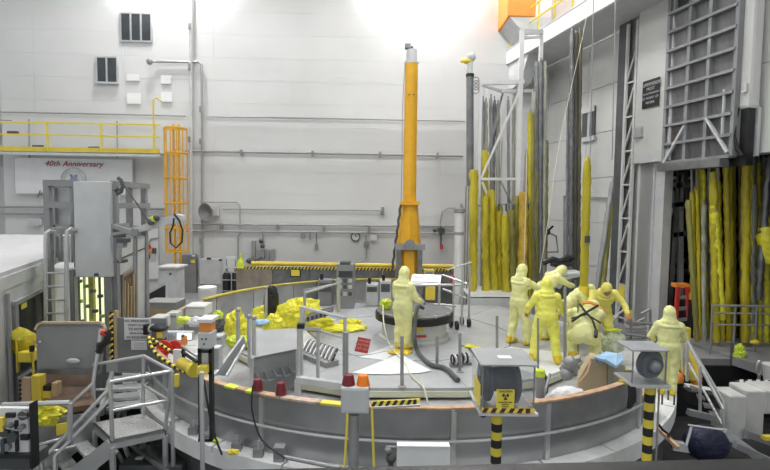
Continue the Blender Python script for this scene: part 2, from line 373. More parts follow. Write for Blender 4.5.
# the great ribbed vertical shutter with shelves of dark panels
t = thing('shutter_door', 'raised dark grey ribbed steel shutter in a grid of frames', 'door', WR(702, 160, .45))
o_ = .45; x0, x1 = 668.5, 736.5
zb = WR(700, 160, o_).z; ua = (WR(x0, 160, o_) - R0).dot(uR); ub = (WR(x1, 160, o_) - R0).dot(uR)
def S(s, z, o=0.0): return R0 + uR * (ua + (ub - ua) * s) + nR * (o_ + o) + V((0, 0, z))
MB().slab([S(0, zb), S(1, zb), S(1, 9.05), S(0, 9.05)], -nR * .05).build('skin_plate', M_dgrey, t)
for s in (0, .34, .64, 1): MB().bar(S(s, zb, .1), S(s, 9.05, .1), .1, .22, up=nR).build('upright', M_grey, t)
z = zb; rows = 0; DZ = .53
M_pan = mat('weathered_grey_panel', (.16, .16, .16), .6, var=.5, vs=2.5, streak=True)
while z < 9.0:
    MB().bar(S(0, z, .12), S(1, z, .12), .26, .075).build('rail', M_grey, t)
    if z > zb:
        for a_, b_ in ((.02, .32), (.36, .62), (.66, .98)):
            MB().slab([S(a_, z - DZ + .05, .01), S(b_, z - DZ + .05, .01), S(b_, z - .05, .09), S(a_, z - .05, .09)], nR * .02).build('panel', M_pan, t)
    z += DZ; rows += 1
for a_, b_, c_, d_ in ((.03, 0, .34, 1.8 * DZ), (.66, 2.0 * DZ, .97, .1)): MB().bar(S(a_, zb + b_, .22), S(c_, zb + d_, .22), .07).build('brace', M_lgrey, t)
for s in (.1, .88): MB().bar(S(s, zb + DZ, .2), S(s, zb + 3.2 * DZ, .2), .05).build('stiffener', M_lgrey, t)
MB().bar(S(.03, zb - .16, .3), S(.97, zb - .16, .3), .3, .2).build('bottom_beam', M_dsteel, t)
# right edge beam, cable, dark recess
t = thing('shutter_guide', 'pale rounded guide beam beside the shutter with black cables below it', 'beam', WR(741, 160, .3))
rslab(MB(), 738, -12, 749, 108, .5, -.35).build('beam', M_wallR, t, bev=.08)
rslab(MB(), 744, 84, 748, 92, .5, .06).build('bracket', M_wallR, t)
rslab(MB(), 735, 108, 746, 165, .45, -.2).build('cable_box', M_black, t)
MB().path([WR(738, 108, .52), WR(735, 122, .56), WR(734, 136, .6), WR(737, 148, .56), WR(742, 156, .52)], .045).build('cable', M_black, t, True)
t = thing('wall_recess', 'dark recessed slot with steel frame in the pale side wall', 'recess', WR(752, 155, 0))
rslab(MB(), 747, 110, 758, 155, .06, .05).build('recess_panel', M_black, t)
rslab(MB(), 756.5, 108, 759, 156, .1, .1).build('frame', M_lgrey, t); rslab(MB(), 746, 107, 759, 110, .1, .1).build('frame', M_lgrey, t)
# ---------- bridge walkway along side wall ----------
def WK(px, py, off=1.9): return plane(px, py, R0 + nR * off, nR)
P = WK(497, 70); ue = uR; L = 9.5
t = thing('crane_walkway', 'white elevated walkway girder with yellow railing rising along side wall', 'walkway', P)
zk = P.z
def K(s, dz, o=0.0): return V((P.x, P.y, zk + dz)) + ue * s - nR * o
MB().slab([K(0, 0), K(L, 0), K(L, .55), K(0, .55)], -nR * .12).build('fascia', M_white, t)
MB().slab([K(0, 0, .12), K(L, 0, .12), K(L, 0, 1.8), K(0, 0, 1.8)], (0, 0, .1)).build('walkway_floor', M_lgrey, t)
MB().bar(K(0, .58, .1), K(L, .58, .1), .25, .06).build('top_flange', M_lgrey, t)
for h in (.58, 1.13): MB().bar(K(0, .6 + h, .1), K(L, .6 + h, .1), .05).build('railing', M_tint, t)
for k in range(9): MB().bar(K(k * 1.1, .6, .1), K(k * 1.1, 1.75, .1), .05).build('railing_post', M_tint, t)
MB().bar(K(0, 1.18, .1), K(0, 1.18, 1.3), .05).bar(K(0, 1.73, .1), K(0, 1.73, 1.3), .05).bar(K(0, .6, 1.3), K(0, 1.73, 1.3), .05).build('end_railing', M_tint, t)
mb = MB(); cu = [K(.0 + .25, -.02, .1)] + [K(.25 + .9 * math.sin(a * PI / 12), -1.0 + .98 * math.cos(a * PI / 12) , .1) for a in range(1, 6)] + [K(1.4, -1.1, .1), K(3, -.02, .1)]
mb.poly([K(.1, -.0, .1), K(.25, -.55, .1), K(.7, -.95, .1), K(1.3, -1.1, .1), K(2.0, -1.0, .1), K(2.6, -.0, .1)], -nR * .5)
mb.build('end_bracket', M_lgrey, t)
# overhead crane end carriage
t = thing('crane_trolley', 'orange end box of the overhead crane above the yellow walkway railing', 'crane', D(520, 20, 20))
a = D(509, -40, 20); b = D(536, 17, 20)
MB().box((a.x, 20, b.z), (b.x, 23, b.z + 2.6)).build('housing', M_ora, t, bev=.05)
MB().poly([(a.x + .1, 20.02, b.z), (b.x + .6, 20.02, b.z), (b.x + .6, 20.02, b.z - .5), (a.x + 1.0, 20.02, b.z - 1.0), ], (0, 2.6, 0)).build('carriage', M_lgrey, t)
mb = MB()
# hanging lines from walkway
for x, y0, y1, Y, s in ((594, -30, 168, 14.5, 'thin hanging crane cable left of the chain'), (616, -30, 160, 14.5, 'thin hanging chain close to the lattice mast')):
    p = D(x, y0, Y); q = D(x - 4, y1, Y); one(MB().tube(p, q, .014, 5), 'hanging_cable', M_galv, s, 'cable')
# conduit loop on the side wall, small window
t = thing('wall_vent', 'dark rectangular vent with steel frame on the side wall behind the tall poles', 'vent', WR(589, 140, .05))
rslab(MB(), 583.5, 110, 595, 139, .04, .04).build('vent_panel', M_dgrey, t)
rslab(MB(), 583, 109, 595.5, 111, .05, .08).build('vent_frame', M_lgrey, t); rslab(MB(), 583, 138, 595.5, 140, .05, .08).build('vent_frame', M_lgrey, t)
rslab(MB(), 589, 111, 590, 138, .06, .05).build('vent_frame', M_lgrey, t)
one(MB().path([WR(564, 300, .1), WR(564, 196, .1), WR(613, 198, .1), WR(613, 300, .1)], .035, 6), 'conduit_loop', M_galv, 'grey conduit loop forming a tall rectangle on the side wall', 'conduit')
one(rslab(MB(), 620, 285, 625, 302, .46, .04), 'yellow_notice', M_tint, 'small upright yellow notice on the foot of the lattice mast', 'sign')
# =====================================================================
# BACK WALL EQUIPMENT
# =====================================================================
def wslab(mb, x0, y0, x1, y1, off, th):
    p = WB(x0, y0, off); q = WB(x1, y1, off); mb.slab([V((p.x, p.y, q.z)), V((q.x, q.y, q.z)), V((q.x, q.y, p.z)), V((p.x, p.y, p.z))], nB * th); return mb
def pipe(pts, r, label, clamps=(), off=.16, m=None, name='wall_pipe', n=7):
    P3 = [WB(x, y, off) for x, y in pts]
    if not clamps: return one(MB().path(P3, r, n), name, m or M_galv, label, 'pipe', smooth=True)
    t = thing(name, label, 'pipe', P3[0]); MB().path(P3, r, n).build('pipe', m or M_galv, t, True)
    for x, y in clamps:
        p = WB(x, y, .05); MB().slab([p + V((-.05, 0, -.12)), p + V((.05, 0, -.12)), p + V((.05, 0, .12)), p + V((-.05, 0, .12))], nB * (off + r)).build('clamp', M_grey, t)
    return t
pipe([(0, 112), (100, 114), (186, 116)], .03, 'thin pipe line along the wall above the yellow walkway')
pipe([(207, 116.5), (300, 118), (465, 121)], .035, 'thin pipe high on the back wall running right to the grey column')
pipe([(185, 151), (300, 153), (463, 156)], .05, 'thick pipe with brackets along middle of the back wall', [(242, 153), (313, 154), (380, 155), (437, 156)])
pipe([(222, 209), (383, 210.5)], .03, 'thin pipe running from the loudspeaker to the small junction box')
pipe([(186, 224), (300, 225), (460, 226.5)], .04, 'upper of the two close parallel pipes above the curb wall', [(222, 226), (278, 227), (324, 228), (369, 229)])
pipe([(186, 231), (300, 232), (460, 233.5)], .045, 'lower of the two close parallel pipes above the curb wall')
pipe([(200, 202), (237, 202), (240, 205), (240, 228)], .025, 'thin conduit elbow above the loudspeaker horn')
pipe([(238, 262), (238, 236), (242, 231), (259, 230), (263, 234), (263, 248)], .03, 'arched conduit loop above the valve manifold')
pipe([(191, -20), (191, 120), (191, 265)], .075, 'thick tall vertical pipe from ceiling beside the yellow ladder cage', [(191, 28), (191, 68), (191, 140)], m=M_lgrey)
pipe([(156, 61.5), (198, 62), (201.5, 65), (202, 120), (202, 285)], .05, 'vertical pipe bending left at the top toward a lamp', [(202, 110), (202, 142), (202, 240)])
pipe([(0, 207), (48, 207)], .04, 'upper horizontal pipe behind the control booth at far left')
pipe([(0, 214), (48, 214)], .05, 'lower horizontal pipe behind the control booth at far left')
pipe([(0, 237), (44, 237)], .03, 'thin pipe just above the white cabin roof at far left')
pipe([(146, 209), (166, 209)], .05, 'short pipe stub between the booth and ladder cage, upper'); pipe([(146, 216), (166, 216)], .03, 'short pipe stub between the booth and ladder cage, lower')
pipe([(290, 262), (362, 262), (366, 258), (366, 236)], .03, 'thin pipe low on wall rising beside the wall clock')
pipe([(404, 0 + 226), (442, 226)], .06, 'thick pipe stub right of the yellow mast'); pipe([(0, 120), (12, 120.5)], .02, 'very short conduit stub high at the far left')
pipe([(440, 226), (442, 212), (448, 208), (456, 208)], .03, 'curved hose pipe right of the yellow mast')
pipe([(29, 119), (29.5, 158)], .03, 'thin upright conduit crossing the yellow walkway railing at left'); pipe([(117, 121), (117.5, 158)], .03, 'thin upright conduit crossing the yellow walkway near the ladder')
t = thing('wall_lamp', 'small round wall lamp on the end of a bent pipe', 'lamp', WB(150, 62, .3))
MB().ball(WB(149.5, 61.5, .3), .13).build('lamp_head', M_grey, t, True); MB().tube(WB(149, 61.5, .3), WB(157, 61.5, .16), .05).build('arm', M_galv, t)
for i, (a, b, c_, d) in enumerate(((127, 74, 140, 81), (161, 75, 171, 84), (127, 93, 141, 104), (161, 92, 172, 102))):
    one(wslab(MB(), a, b, c_, d, .06, .015), 'patch_plate', M_paper, ['white patch plate, upper left of four on the wall', 'white patch plate, upper right of four on the wall', 'white patch plate with a dark dot, lower left of four', 'white patch plate, lower right of four on the wall'][i], 'plate', bev=.004)
# loudspeaker
t = thing('loudspeaker_horn', 'grey round loudspeaker horn on the back wall', 'speaker', WB(206, 218, .3))
MB().lathe(WB(213, 211, .2), [(.08, 0), (.12, .1), (.2, .25), (.36, .45), (.37, .47), (.3, .4), (.1, .2)], 20, axis=(-.4, -1, -.1)).build('horn', M_grey, t, True)
wslab(MB(), 214, 206, 220, 216, .05, .25).build('driver_box', M_lgrey, t, bev=.02)
# clock
t = thing('wall_clock', 'round white wall clock with dark rim', 'clock', WB(355.5, 241, .1))
cc = WB(355.5, 236.7, .06); MB().torus(cc + nB * .03, .185, .03, axis=nB).build('rim', M_dgrey, t, True)
CF = MB().lathe(cc, [(.17, 0), (.17, .03)], 24, axis=nB).build('face', M_paper, t)
MB().bar(cc + nB * .05, cc + nB * .05 + V((0, 0, .12)), .02).bar(cc + nB * .05, cc + nB * .05 + V((.08, 0, .03)), .02).build('hands', M_ink, CF)
# boxes
def wbox(x0, y0, x1, y1, th, label, name='junction_box', m=None, cat='box', off=.04, det=True):
    t = thing(name, label, cat, WB((x0 + x1) / 2, y1, off + th))
    wslab(MB(), x0, y0, x1, y1, off, th).build('case', m or M_lgrey, t, bev=.015)
    if det: wslab(MB(), x0 + (x1 - x0) * .12, y0 + (y1 - y0) * .1, x1 - (x1 - x0) * .12, y1 - (y1 - y0) * .1, off + th, .015).build('cover', m or M_lgrey, t)
    return t
wbox(32, 218, 43, 226, .25, 'light grey junction box on pipes at the far left wall')
wbox(381, 207, 384, 215, .12, 'small grey box at the right end of the thin upper pipe', m=M_grey)
wbox(364, 241, 368.5, 247, .15, 'small grey switch box under the parallel pipes right of clock', m=M_grey)
wbox(370, 234, 377, 241, .1, 'small white framed box right of the wall clock', m=M_white)
t = wbox(201.5, 258, 222, 283, .3, 'light grey wall cabinet left of the gas cylinders', 'wall_cabinet', m=M_lgrey, cat='cabinet')
wslab(MB(), 207, 257.5, 211, 259, .36, .05).build('label_plate', M_ink, t)
wslab(MB(), 219, 259, 222, 261, .36, .04).build('latch', M_dgrey, t)
t = wbox(184, 254, 198, 292, .28, 'dark grey electrical panel with yellow label behind the ladder cage', 'electrical_panel', m=M_grey, cat='panel')
wslab(MB(), 191, 260, 195, 263, .36, .02).build('warning_label', M_tint, t); wslab(MB(), 192, 255, 195, 256.5, .36, .02).build('name_plate', M_paper, t)
for k in range(4): MB().tube(WB(186.5 + 3 * k, 292, .2), WB(186.5 + 3 * k, 304, .2), .03).build('conduit', M_galv, t)
t = thing('valve_manifold', 'cluster of grey valves and regulators on wall above the curb', 'valves', WB(262, 262, .2))
for x0, y0, x1, y1 in ((252, 240, 256, 257), (258, 249, 265, 258), (267, 249, 269.5, 261), (271.5, 249, 275, 261)): wslab(MB(), x0, y0, x1, y1, .06, .15).build('valve_body', M_galv, t, bev=.02)
for x, y in ((261, 241), (262.5, 246)): MB().ball(WB(x, y, .25), .1).build('regulator', M_dgrey, t, True)
MB().path([WB(249, 261, .2), WB(254, 259, .25), WB(258, 260, .2), WB(262, 257, .2)], .04).build('hose', M_dgrey, t, True)
MB().ball(WB(251, 261, .25), .16, sz=(1.4, 1, .8)).build('coil', M_dgrey, t, True)
t = thing('hanging_pendant', 'small grey pendant control hanging from pipes by the clock', 'pendant', WB(316, 250, .2))
MB().tube(WB(316.5, 233, .2), WB(316.5, 244, .2), .02).build('cord', M_dgrey, t); wslab(MB(), 315, 244, 318, 250, .12, .15).build('handset', M_grey, t)
wslab(MB(), 301, 233, 304.5, 239, .12, .12).build('bracket', M_grey, t); wslab(MB(), 309.5, 233, 311, 240, .12, .12).build('bracket', M_grey, t)
t = thing('eyewash_hose', 'dark hose with a red nozzle hanging on the back wall', 'hose', WB(441, 250, .2))
MB().tube(WB(441, 226, .2), WB(441, 246, .2), .035).build('hose', M_dgrey, t); wslab(MB(), 438, 228, 444, 233, .1, .2).build('valve', M_dgrey, t); wslab(MB(), 440, 244, 442.5, 249, .1, .15).build('nozzle', M_red, t)
wbox(433, 229, 436, 234, .15, 'tiny dark switch right of the yellow mast', m=M_dgrey, det=False)
t = thing('pipe_valve', 'black lever valve on the side of the back wall by the pale poles', 'valve', WB(551, 236, .4))
p = D(547, 232, 19)
MB().ball(p, .13).build('valve_body', M_black, t, True); MB().bar(p, D(553, 226, 19), .07).build('lever', M_black, t); MB().bar(p, D(544, 224, 19), .05).build('stem', M_black, t)
MB().path([p, D(556, 236, 19), D(558, 252, 19), D(538, 252, 19)], .035).build('pipe', M_galv, t)
# red-button board
t = thing('call_board', 'white wall board with red and orange push buttons', 'board', WB(149, 265, .1))
wslab(MB(), 145, 226, 159.5, 279, .05, .1).build('board', M_white, t, bev=.01)
wslab(MB(), 153, 248, 156.5, 253, .15, .1).build('socket', M_dgrey, t); wslab(MB(), 147.5, 254, 150, 259, .15, .1).build('socket', M_grey, t); wslab(MB(), 152, 254, 156, 259, .15, .1).build('socket', M_lgrey, t)
MB().ball(WB(148, 247, .25), .12).build('red_button', M_red, t, True); MB().ball(WB(150, 251, .25), .09).build('orange_button', M_ora, t, True)
MB().path([WB(149, 243, .2), WB(151, 239, .2), WB(158, 238, .2)], .03).build('conduit', M_galv, t, True)
# banner
t = thing('anniversary_banner', 'white cloth banner with crimson lettering and a round seal', 'banner', WB(73, 195, .3))
p = WB(14, 157.5, .25); q = WB(133, 195, .25); n_ = 26; mb = MB()
for k in range(n_ + 1):
    for zq in (q.z, p.z): mb.v.append(V((p.x + (q.x - p.x) * k / n_, p.y + (q.y - p.y) * k / n_, zq)) + nB * (.015 * math.sin(k * .9)))
mb.f = [(2 * k, 2 * k + 2, 2 * k + 3, 2 * k + 1) for k in range(n_)]; bo = mb.build('banner_cloth', M_paper, t)
so = bo.modifiers.new('thickness', 'SOLIDIFY'); so.thickness = .01
hem = MB()
for a, b in ((V((p.x, p.y, p.z)), V((q.x, q.y, p.z))), (V((p.x, p.y, q.z)), V((q.x, q.y, q.z))), (V((p.x, p.y, q.z)), V((p.x, p.y, p.z))), (V((q.x, q.y, q.z)), V((q.x, q.y, p.z)))): hem.bar(a, b, .03)
hem.build('hem', M_lgrey, t)
tx = lambda x, y: WB(x, y, .29)
text('40th Anniversary', .32, M_crim, t, tx(73.5, 164), uB, (0, 0, 1), .35, th=.01)
text('Ju', .30, M_ink, t, tx(40.5, 193), uB, (0, 0, 1), .35, th=.01)
SR = MB().torus(tx(73.5, 180), .5, .02, axis=nB, n=36).torus(tx(73.5, 180), .36, .012, axis=nB, n=36).build('seal_ring', M_gink, t)
sd = MB()
for k in range(20):
    a = 2 * PI * k / 20; sd.bar(tx(73.5, 180) + uB * .41 * math.cos(a) + V((0, 0, .41 * math.sin(a))), tx(73.5, 180) + uB * .46 * math.cos(a) + V((0, 0, .46 * math.sin(a))), .03, .01)
sd.build('seal_lettering', M_gink, SR)
pc = tx(73.5, 178)
MB().slab([pc + uB * a + V((0, 0, b)) for a, b in ((-.15, -.1), (.15, -.1), (.1, .06), (-.1, .06))], nB * .01).ball(pc + uB * .1 + V((0, 0, .1)), .05).ball(pc - uB * .1 + V((0, 0, .1)), .05).build('seal_emblem', mat('faded_blue_print', (.30, .32, .48), .7), SR)
for x in (29, 117.5): MB().tube(WB(x, 150, .3), WB(x, 158, .3), .02).build('hanger', M_galv, t)
# ---------- yellow walkway and caged ladder ----------
t = thing('mezzanine_walkway', 'long narrow wall walkway with yellow railings at upper left', 'walkway', WB(60, 152, 1))
def YK(px, py): return WB(px, py, 1.15)
a = YK(-30, 149); b = YK(160, 154); zt = lambda f, dz: V((a.x + (b.x - a.x) * f, a.y + (b.y - a.y) * f, a.z + dz))
b.z = a.z
MB().slab([zt(0, -.05), zt(1, -.05), zt(1, .13), zt(0, .13)], nB * .03).build('toe_board', M_yel, t)
MB().slab([zt(0, -.05), zt(1, -.05), zt(1, -.05) - nB * 1.1, zt(0, -.05) - nB * 1.1], (0, 0, .05)).build('walkway_deck', M_lgrey, t)
MB().bar(zt(0, -.14), zt(1, -.14), .05, .1).build('edge_beam', M_lgrey, t)
for h in (.6, 1.08): MB().bar(zt(0, h), zt(1, h), .05, .06).build('railing', M_tint, t)
for x in (-10, 47, 101, 154):
    f = (x + 30) / 190; MB().bar(zt(f, 0), zt(f, 1.1), .06).build('railing_post', M_tint, t)
f = 184 / 190; MB().path([zt(f, 0), zt(f, 2.05), zt(f + .02, 2.15), zt(f + .045, 2.0)], .035).build('davit', M_yel, t)
for k, (x, y) in enumerate(((13, 132.5), (38, 146.5), (94, 148))):
    one(MB().bar(WB(x - 5, y, .8), WB(x + 5, y, .8), .12, .1), 'tool_bar', M_dgrey, ['dark tool lying high on the wall walkway, leftmost of three', 'small dark tool lying on the walkway, middle of three', 'small dark tool lying on the walkway, nearest the ladder'][k], 'tool')
t = thing('caged_ladder', 'orange-yellow caged ladder going down from the wall walkway', 'ladder', WB(172, 252, 1))
ly = D(172, 200, 19.9); la = D(164, 200, 19.6); lb = D(180.5, 200, 19.6); zt_ = D(172, 127, 19.6).z; zb_ = D(172, 252, 19.6).z; zfl = ZH
for x in (la.x + .15, lb.x - .28): MB().bar((x, 20.2, zfl), (x, 20.2, zt_ + .2), .06, .09).build('ladder_stile', M_orange, t)
z = zfl + .3
while z < zt_: MB().tube((la.x + .15, 20.2, z), (lb.x - .28, 20.2, z), .018, 6).build('rung', M_orange, t); z += .3
yc = 20.1
for z in [zb_, zb_ + .95, zb_ + 1.95, zb_ + 2.95, zb_ + 3.95, zt_]:
    mb = MB(); cx = (la.x + lb.x) / 2
    mb.path([V((cx + .42 * math.cos(a), yc - .45 * max(0, math.sin(a)) * 1.3, z)) for a in [PI * k / 10 for k in range(11)]], .035, 5); mb.bar((cx - .42, yc, z), (cx + .42, yc, z), .04, .09); mb.build('cage_hoop', M_orange, t)
for k in range(7):
    a = PI * k / 6; x = cx + .42 * math.cos(a); y = yc - .58 * math.sin(a) - .02
    MB().bar((x, y, zb_), (x, y, zt_), .045, .02).build('cage_bar', M_orange, t)
# ---------- curb wall ----------
YC = 17.6
p = D(236, 268, YC); q = D(456, 266, YC); cz = p.z
t = thing('curb_wall', 'long straight grey curb wall with a striped caution edge along its top', 'wall', (0, YC, ZH))
nx = 6
for k in range(nx):
    xa = p.x + (q.x - p.x) * k / nx; xb = p.x + (q.x - p.x) * (k + 1) / nx
    MB().box((xa + .01, YC, ZH), (xb - .01, YC + .35, cz)).build('panel', M_dsteel if k else mat('warm_lit_steel', (.42, .36, .30), .3, .6, var=.2), t)  # warm light on the leftmost panel is put into its colour
y_, b_ = MB(), MB(); hazard(y_, b_, (p.x, YC, cz - .02), (q.x, YC, cz - .02), (0, 0, .09), (0, -.02, 0), 64); y_.build('caution_strip', M_tint, t); b_.build('caution_bars', M_ink, t)
one(MB().path([(D(252, 262, 17.8).x, 17.75, cz + .16), (q.x + .1, 17.75, cz + .13)], .075, 8), 'yellow_pipe', M_yel, 'long yellow pipe lying along the top of the grey curb wall', 'pipe', smooth=True)
t = thing('caution_sign', 'square yellow caution sign with dark border on the grey curb wall', 'sign', D(295, 277, YC - .05))
bb = MB().px(290, 269, 300.5, 277, YC - .05, .03).build('board', M_ink, t); MB().px(291, 270, 299.5, 276, YC - .07, .03).build('face', M_tint, bb)
one(MB().lathe(D(240.5, 268, 17.5), [(.14, 0), (.12, .2), (.05, .35), (.05, .5), (.0, .52)], 10), 'bollard_cap', M_lime, 'small yellow cone on the left end of curb wall', 'cone')
# gas cylinders
t0 = None
for k, (x, y0, y1) in enumerate(((227, 271, 300), (235.5, 271, 300))):
    Y = 18.6; b = D(x, y1, Y); tp = D(x, y0, Y); t = thing('gas_cylinder', ['dark gas cylinder, left of the pair in the rack', 'dark gas cylinder, right of the pair in the rack'][k], 'cylinder', (b.x, Y, ZH), 'gas cylinders')
    MB().lathe((b.x, Y, ZH), [(.16, 0), (.16, tp.z - ZH - .15), (.07, tp.z - ZH), (.03, tp.z - ZH + .02)], 14).build('body', M_black, t, True)
    MB().tube((b.x, Y, tp.z), (b.x, Y, tp.z + .45), .015).build('pigtail', M_dgrey, t); MB().ball((b.x, Y, tp.z + .1), .06).build('valve', M_galv, t, True)
t = thing('cylinder_rack', 'thin pale rack holding the two dark gas cylinders', 'rack', D(229, 300, 18.6))
for y in (272, 280, 291, 300): z = D(229, y, 18.4).z; MB().bar((D(222, y, 18.4).x, 18.4, z), (D(241, y, 18.4).x, 18.4, z), .03).build('shelf_bar', M_alu, t)
for x in (222, 231.5, 241): MB().bar((D(x, 290, 18.4).x, 18.4, ZH), (D(x, 290, 18.4).x, 18.4, D(x, 271, 18.4).z), .03).build('upright', M_alu, t)
MB().px(226, 257, 236, 268, 18.9, .1).build('notice', M_white, t)
# instrument rack, right rear boxes
t = thing('instrument_console', 'black and grey instrument console with meters in front of curb wall', 'console', D(345, 312, 15.6))
Y = 14.3; MB().px(336.5, 264, 354, 311, Y, .5).build('cabinet', M_grey, t, bev=.02)
MB().px(338.5, 271, 352.5, 277.5, Y - .02, .03).build('screen', M_glass, t)
for x in (340, 345, 350):
    for y in (281, 287, 294): MB().px(x - 1.8, y - 1.8, x + 1.8, y + 1.8, Y - .03, .04).build('meter', M_lgrey if (x + y) % 2 else M_dgrey, t)
MB().px(340, 262, 350, 265, Y, .4).build('handle', M_dgrey, t)
for k, (x0, y0, x1, y1, m, lab) in enumerate(((366, 284, 378, 300, M_alu, 'small metal bench instrument with a black knob right of console'), (318, 280, 332, 300, M_grey, 'grey steel box left of the instrument console'), (380, 281, 391, 300, M_lgrey, 'pale grey equipment box behind the suited person by the drum'))):
    t = thing('equipment_box', lab, 'box', D((x0 + x1) / 2, 306, 14.7)); MB().px(x0, y0, x1, 306, 14.7, .4).build('case', m, t, bev=.02)
    MB().px(x0 + 2, y0 - 6, x0 + 5, y0, 14.75, .12).build('knob', M_black, t); MB().px(x0 + 1, y0 + 3, x1 - 1, y1 - 8, 14.68, .03).build('cover', M_dgrey, t)
# drum, white box, wall side cabinets at left
t = thing('white_drum', 'white plastic drum with lid behind the ring wall at left', 'drum', D(207.5, 306, 15.5))
b = D(207.5, 306, 15.5); r = .27; MB().lathe((b.x, 15.5, b.z - .3), [(r * .9, 0), (r, .1), (r, .8), (r * 1.05, .8), (r * 1.05, .86), (r, .88)], 20).build('drum_body', M_white, t, True)
MB().lathe((b.x, 15.5, b.z + .56), [(r * 1.06, 0), (r * 1.06, .05), (r * .9, .07)], 20).build('lid', M_paper, t, True)
t = thing('switch_cabinet', 'light grey standing cabinet left of dark electrical panel', 'cabinet', D(168, 310, 17))
MB().px(158, 268, 178, 302, 17, .6).build('cabinet', M_lgrey, t, bev=.02); dd = MB().px(161, 271, 176, 300, 16.97, .04).build('door', M_lgrey, t); MB().px(169, 273, 171, 275, 16.93, .04).build('handle', M_dgrey, dd)
MB().px(157.5, 266.5, 178.5, 268.5, 16.9, .8).build('top', M_white, t); MB().px(160, 302, 176, 330, 17.05, .5).build('plinth', M_grey, t)
one(MB().px(128, 312, 200, 350, 16, 1.2), 'steel_bench', M_grey, 'grey bench mass under the rear shelves left of the ring', 'bench')
# =====================================================================
# RING PIT WALL, FLANGE, DECK
# =====================================================================
def rp(a, r, z): return V((RC.x + r * math.cos(a), RC.y + r * math.sin(a), z))
def ringhit(px, r, near=True):
    d = ray(px, 300); d = V((d.x / d.y, 1)); A = d.dot(d); B = -2 * (d.x * RC.x + RC.y); C = RC.x ** 2 + RC.y ** 2 - r * r
    s = math.sqrt(max(0, B * B - 4 * A * C)); y = (-B + (-s if near else s)) / (2 * A); return math.atan2(y - RC.y, d.x * y - RC.x)
aR = ringhit(643, RR)
ribs = [aR] + [ringhit(x, RR) for x in (551, 456, 353, 262, 212)]
ribs = [a if a < 0 else a - 2 * PI for a in ribs]
a = ribs[-1]
while a > -PI * 1.5 + .1: a -= .27; ribs.append(a)
ring = thing('ring_wall', 'large round steel wall of curved panels around the work deck', 'wall', (RC.x, RC.y, ZF))
mrings = [mat('ring_panel_a', (.36, .365, .37), .32, .6, var=.25, vs=1.5, bump=.05, bs=5), mat('ring_panel_b', (.42, .425, .43), .3, .6, var=.2, vs=1.5, bump=.05, bs=5)]
for i in range(len(ribs) - 1):
    a0, a1 = ribs[i + 1], ribs[i]
    MB().arcbox(RC, RR - .04, RR, ZF, ZT, a0 + .004, a1 - .004, 10).build('wall_panel', mrings[i % 2], ring, True)
    MB().arcbox(RC, RR - .0, RR + .035, ZF, ZT - .02, a1 - .006, a1 + .006, 1).build('rib', M_alu, ring)
MB().arcbox(RC, RR - .06, RR + .03, ZT, ZT + .022, ribs[-1], aR, 80).build('top_rim', M_rust, ring)
MB().path([rp(ribs[-1] + (aR - ribs[-1]) * k / 90, RR + .05, .24) for k in range(91)], .018, 6).build('mid_rail', M_alu, ring, True)
# tape pieces on the rim
def tape(x0, x1, m, name='tape', w0=.06, h=.026, n=6, near=True):
    a0 = ringhit(x0, RR, near); a1 = ringhit(x1, RR, near)
    MB().arcbox(RC, RR - w0, RR + .045, ZT + .0, ZT + h, min(a0, a1), max(a0, a1), n).build(name, m, ring)
tape(226, 236, M_lime, h=.026); tape(247, 255, M_lime, h=.03); tape(322, 352, M_tint);  tape(282, 318, mat('pinkish_tape', (.55, .42, .32), .5, var=.3, vs=12)); tape(262, 281, M_rust)
tape(640, 626, M_plast2, h=.045)
for k in range(26):   # striped tape at left end of the rim
    a0 = -PI * .985 + k * .02; MB().arcbox(RC, RR - .07, RR + .05, ZT + .0, ZT + .04, a0, a0 + .02, 1).build('tape_stripe', (M_tint, M_black)[k % 2], ring)
# rear arc with yellow edging
MB().arcbox(RC, RR - .08, RR + .05, ZT + .035, ZT + .06, -PI * 1.5, -PI * 1.08, 30).build('rear_edging', mat('olive_yellow_edge', (.50, .48, .06), .5), ring)
# low wall past the gap
lw = thing('low_ring_wall', 'low curved wall piece right of the striped post with orange edge', 'wall', (RC.x + 3, RC.y - 4, ZF))
MB().arcbox(RC, RR - .04, RR, ZF, .3, aR + .01, aR + .16, 5).build('panel', M_grey, lw, True)
MB().arcbox(RC, RR - .06, RR + .03, .3, .34, aR + .01, aR + .16, 5).build('rim', M_rust, lw, True)
# flange ring, in plates
fl = thing('flange_ring', 'white painted flange ring plates surrounding the round wall', 'ring', (RC.x, RC.y, ZF))
for k in range(30):
    a0 = 2 * PI * k / 30; MB().arcbox(RC, RR - .7, RR + .22, ZF - .1, ZF, a0 + .003, a0 + 2 * PI / 30 - .003, 5).build('plate', M_flange, fl)
MB().arcbox(RC, RR + .16, RR + .22, ZF - .25, ZF - .1, 0, 2 * PI, 90).build('flange_lip', M_flange, fl, True)
struct(MB().arcbox(RC, RR - .15, RR + .05, ZP, ZF - .1, 0, 2 * PI, 72).build('wall_pit', M_dsteel, smooth=True))
struct(MB().lathe((RC.x, RC.y, ZF - .08), [(RR - .8, -.1), (RR - .8, 0)], 64).build('floor_ring', mat('inner_floor', (.42, .42, .42), .6, var=.2, vs=2)))
for pl, (x, y) in zip(('rearmost', 'front middle', 'middle', 'rightmost', 'leftmost'), ((660, 385), (662, 404), (668, 400), (674, 405), (649, 396))):
    p = Z(x, y, ZF); one(MB().tube(p, p + V((0, 0, .16)), .014, 6), 'flange_pin', M_dgrey, pl + ' of the short dark pins standing on the white flange at right', 'pin', 'pins on the white flange')
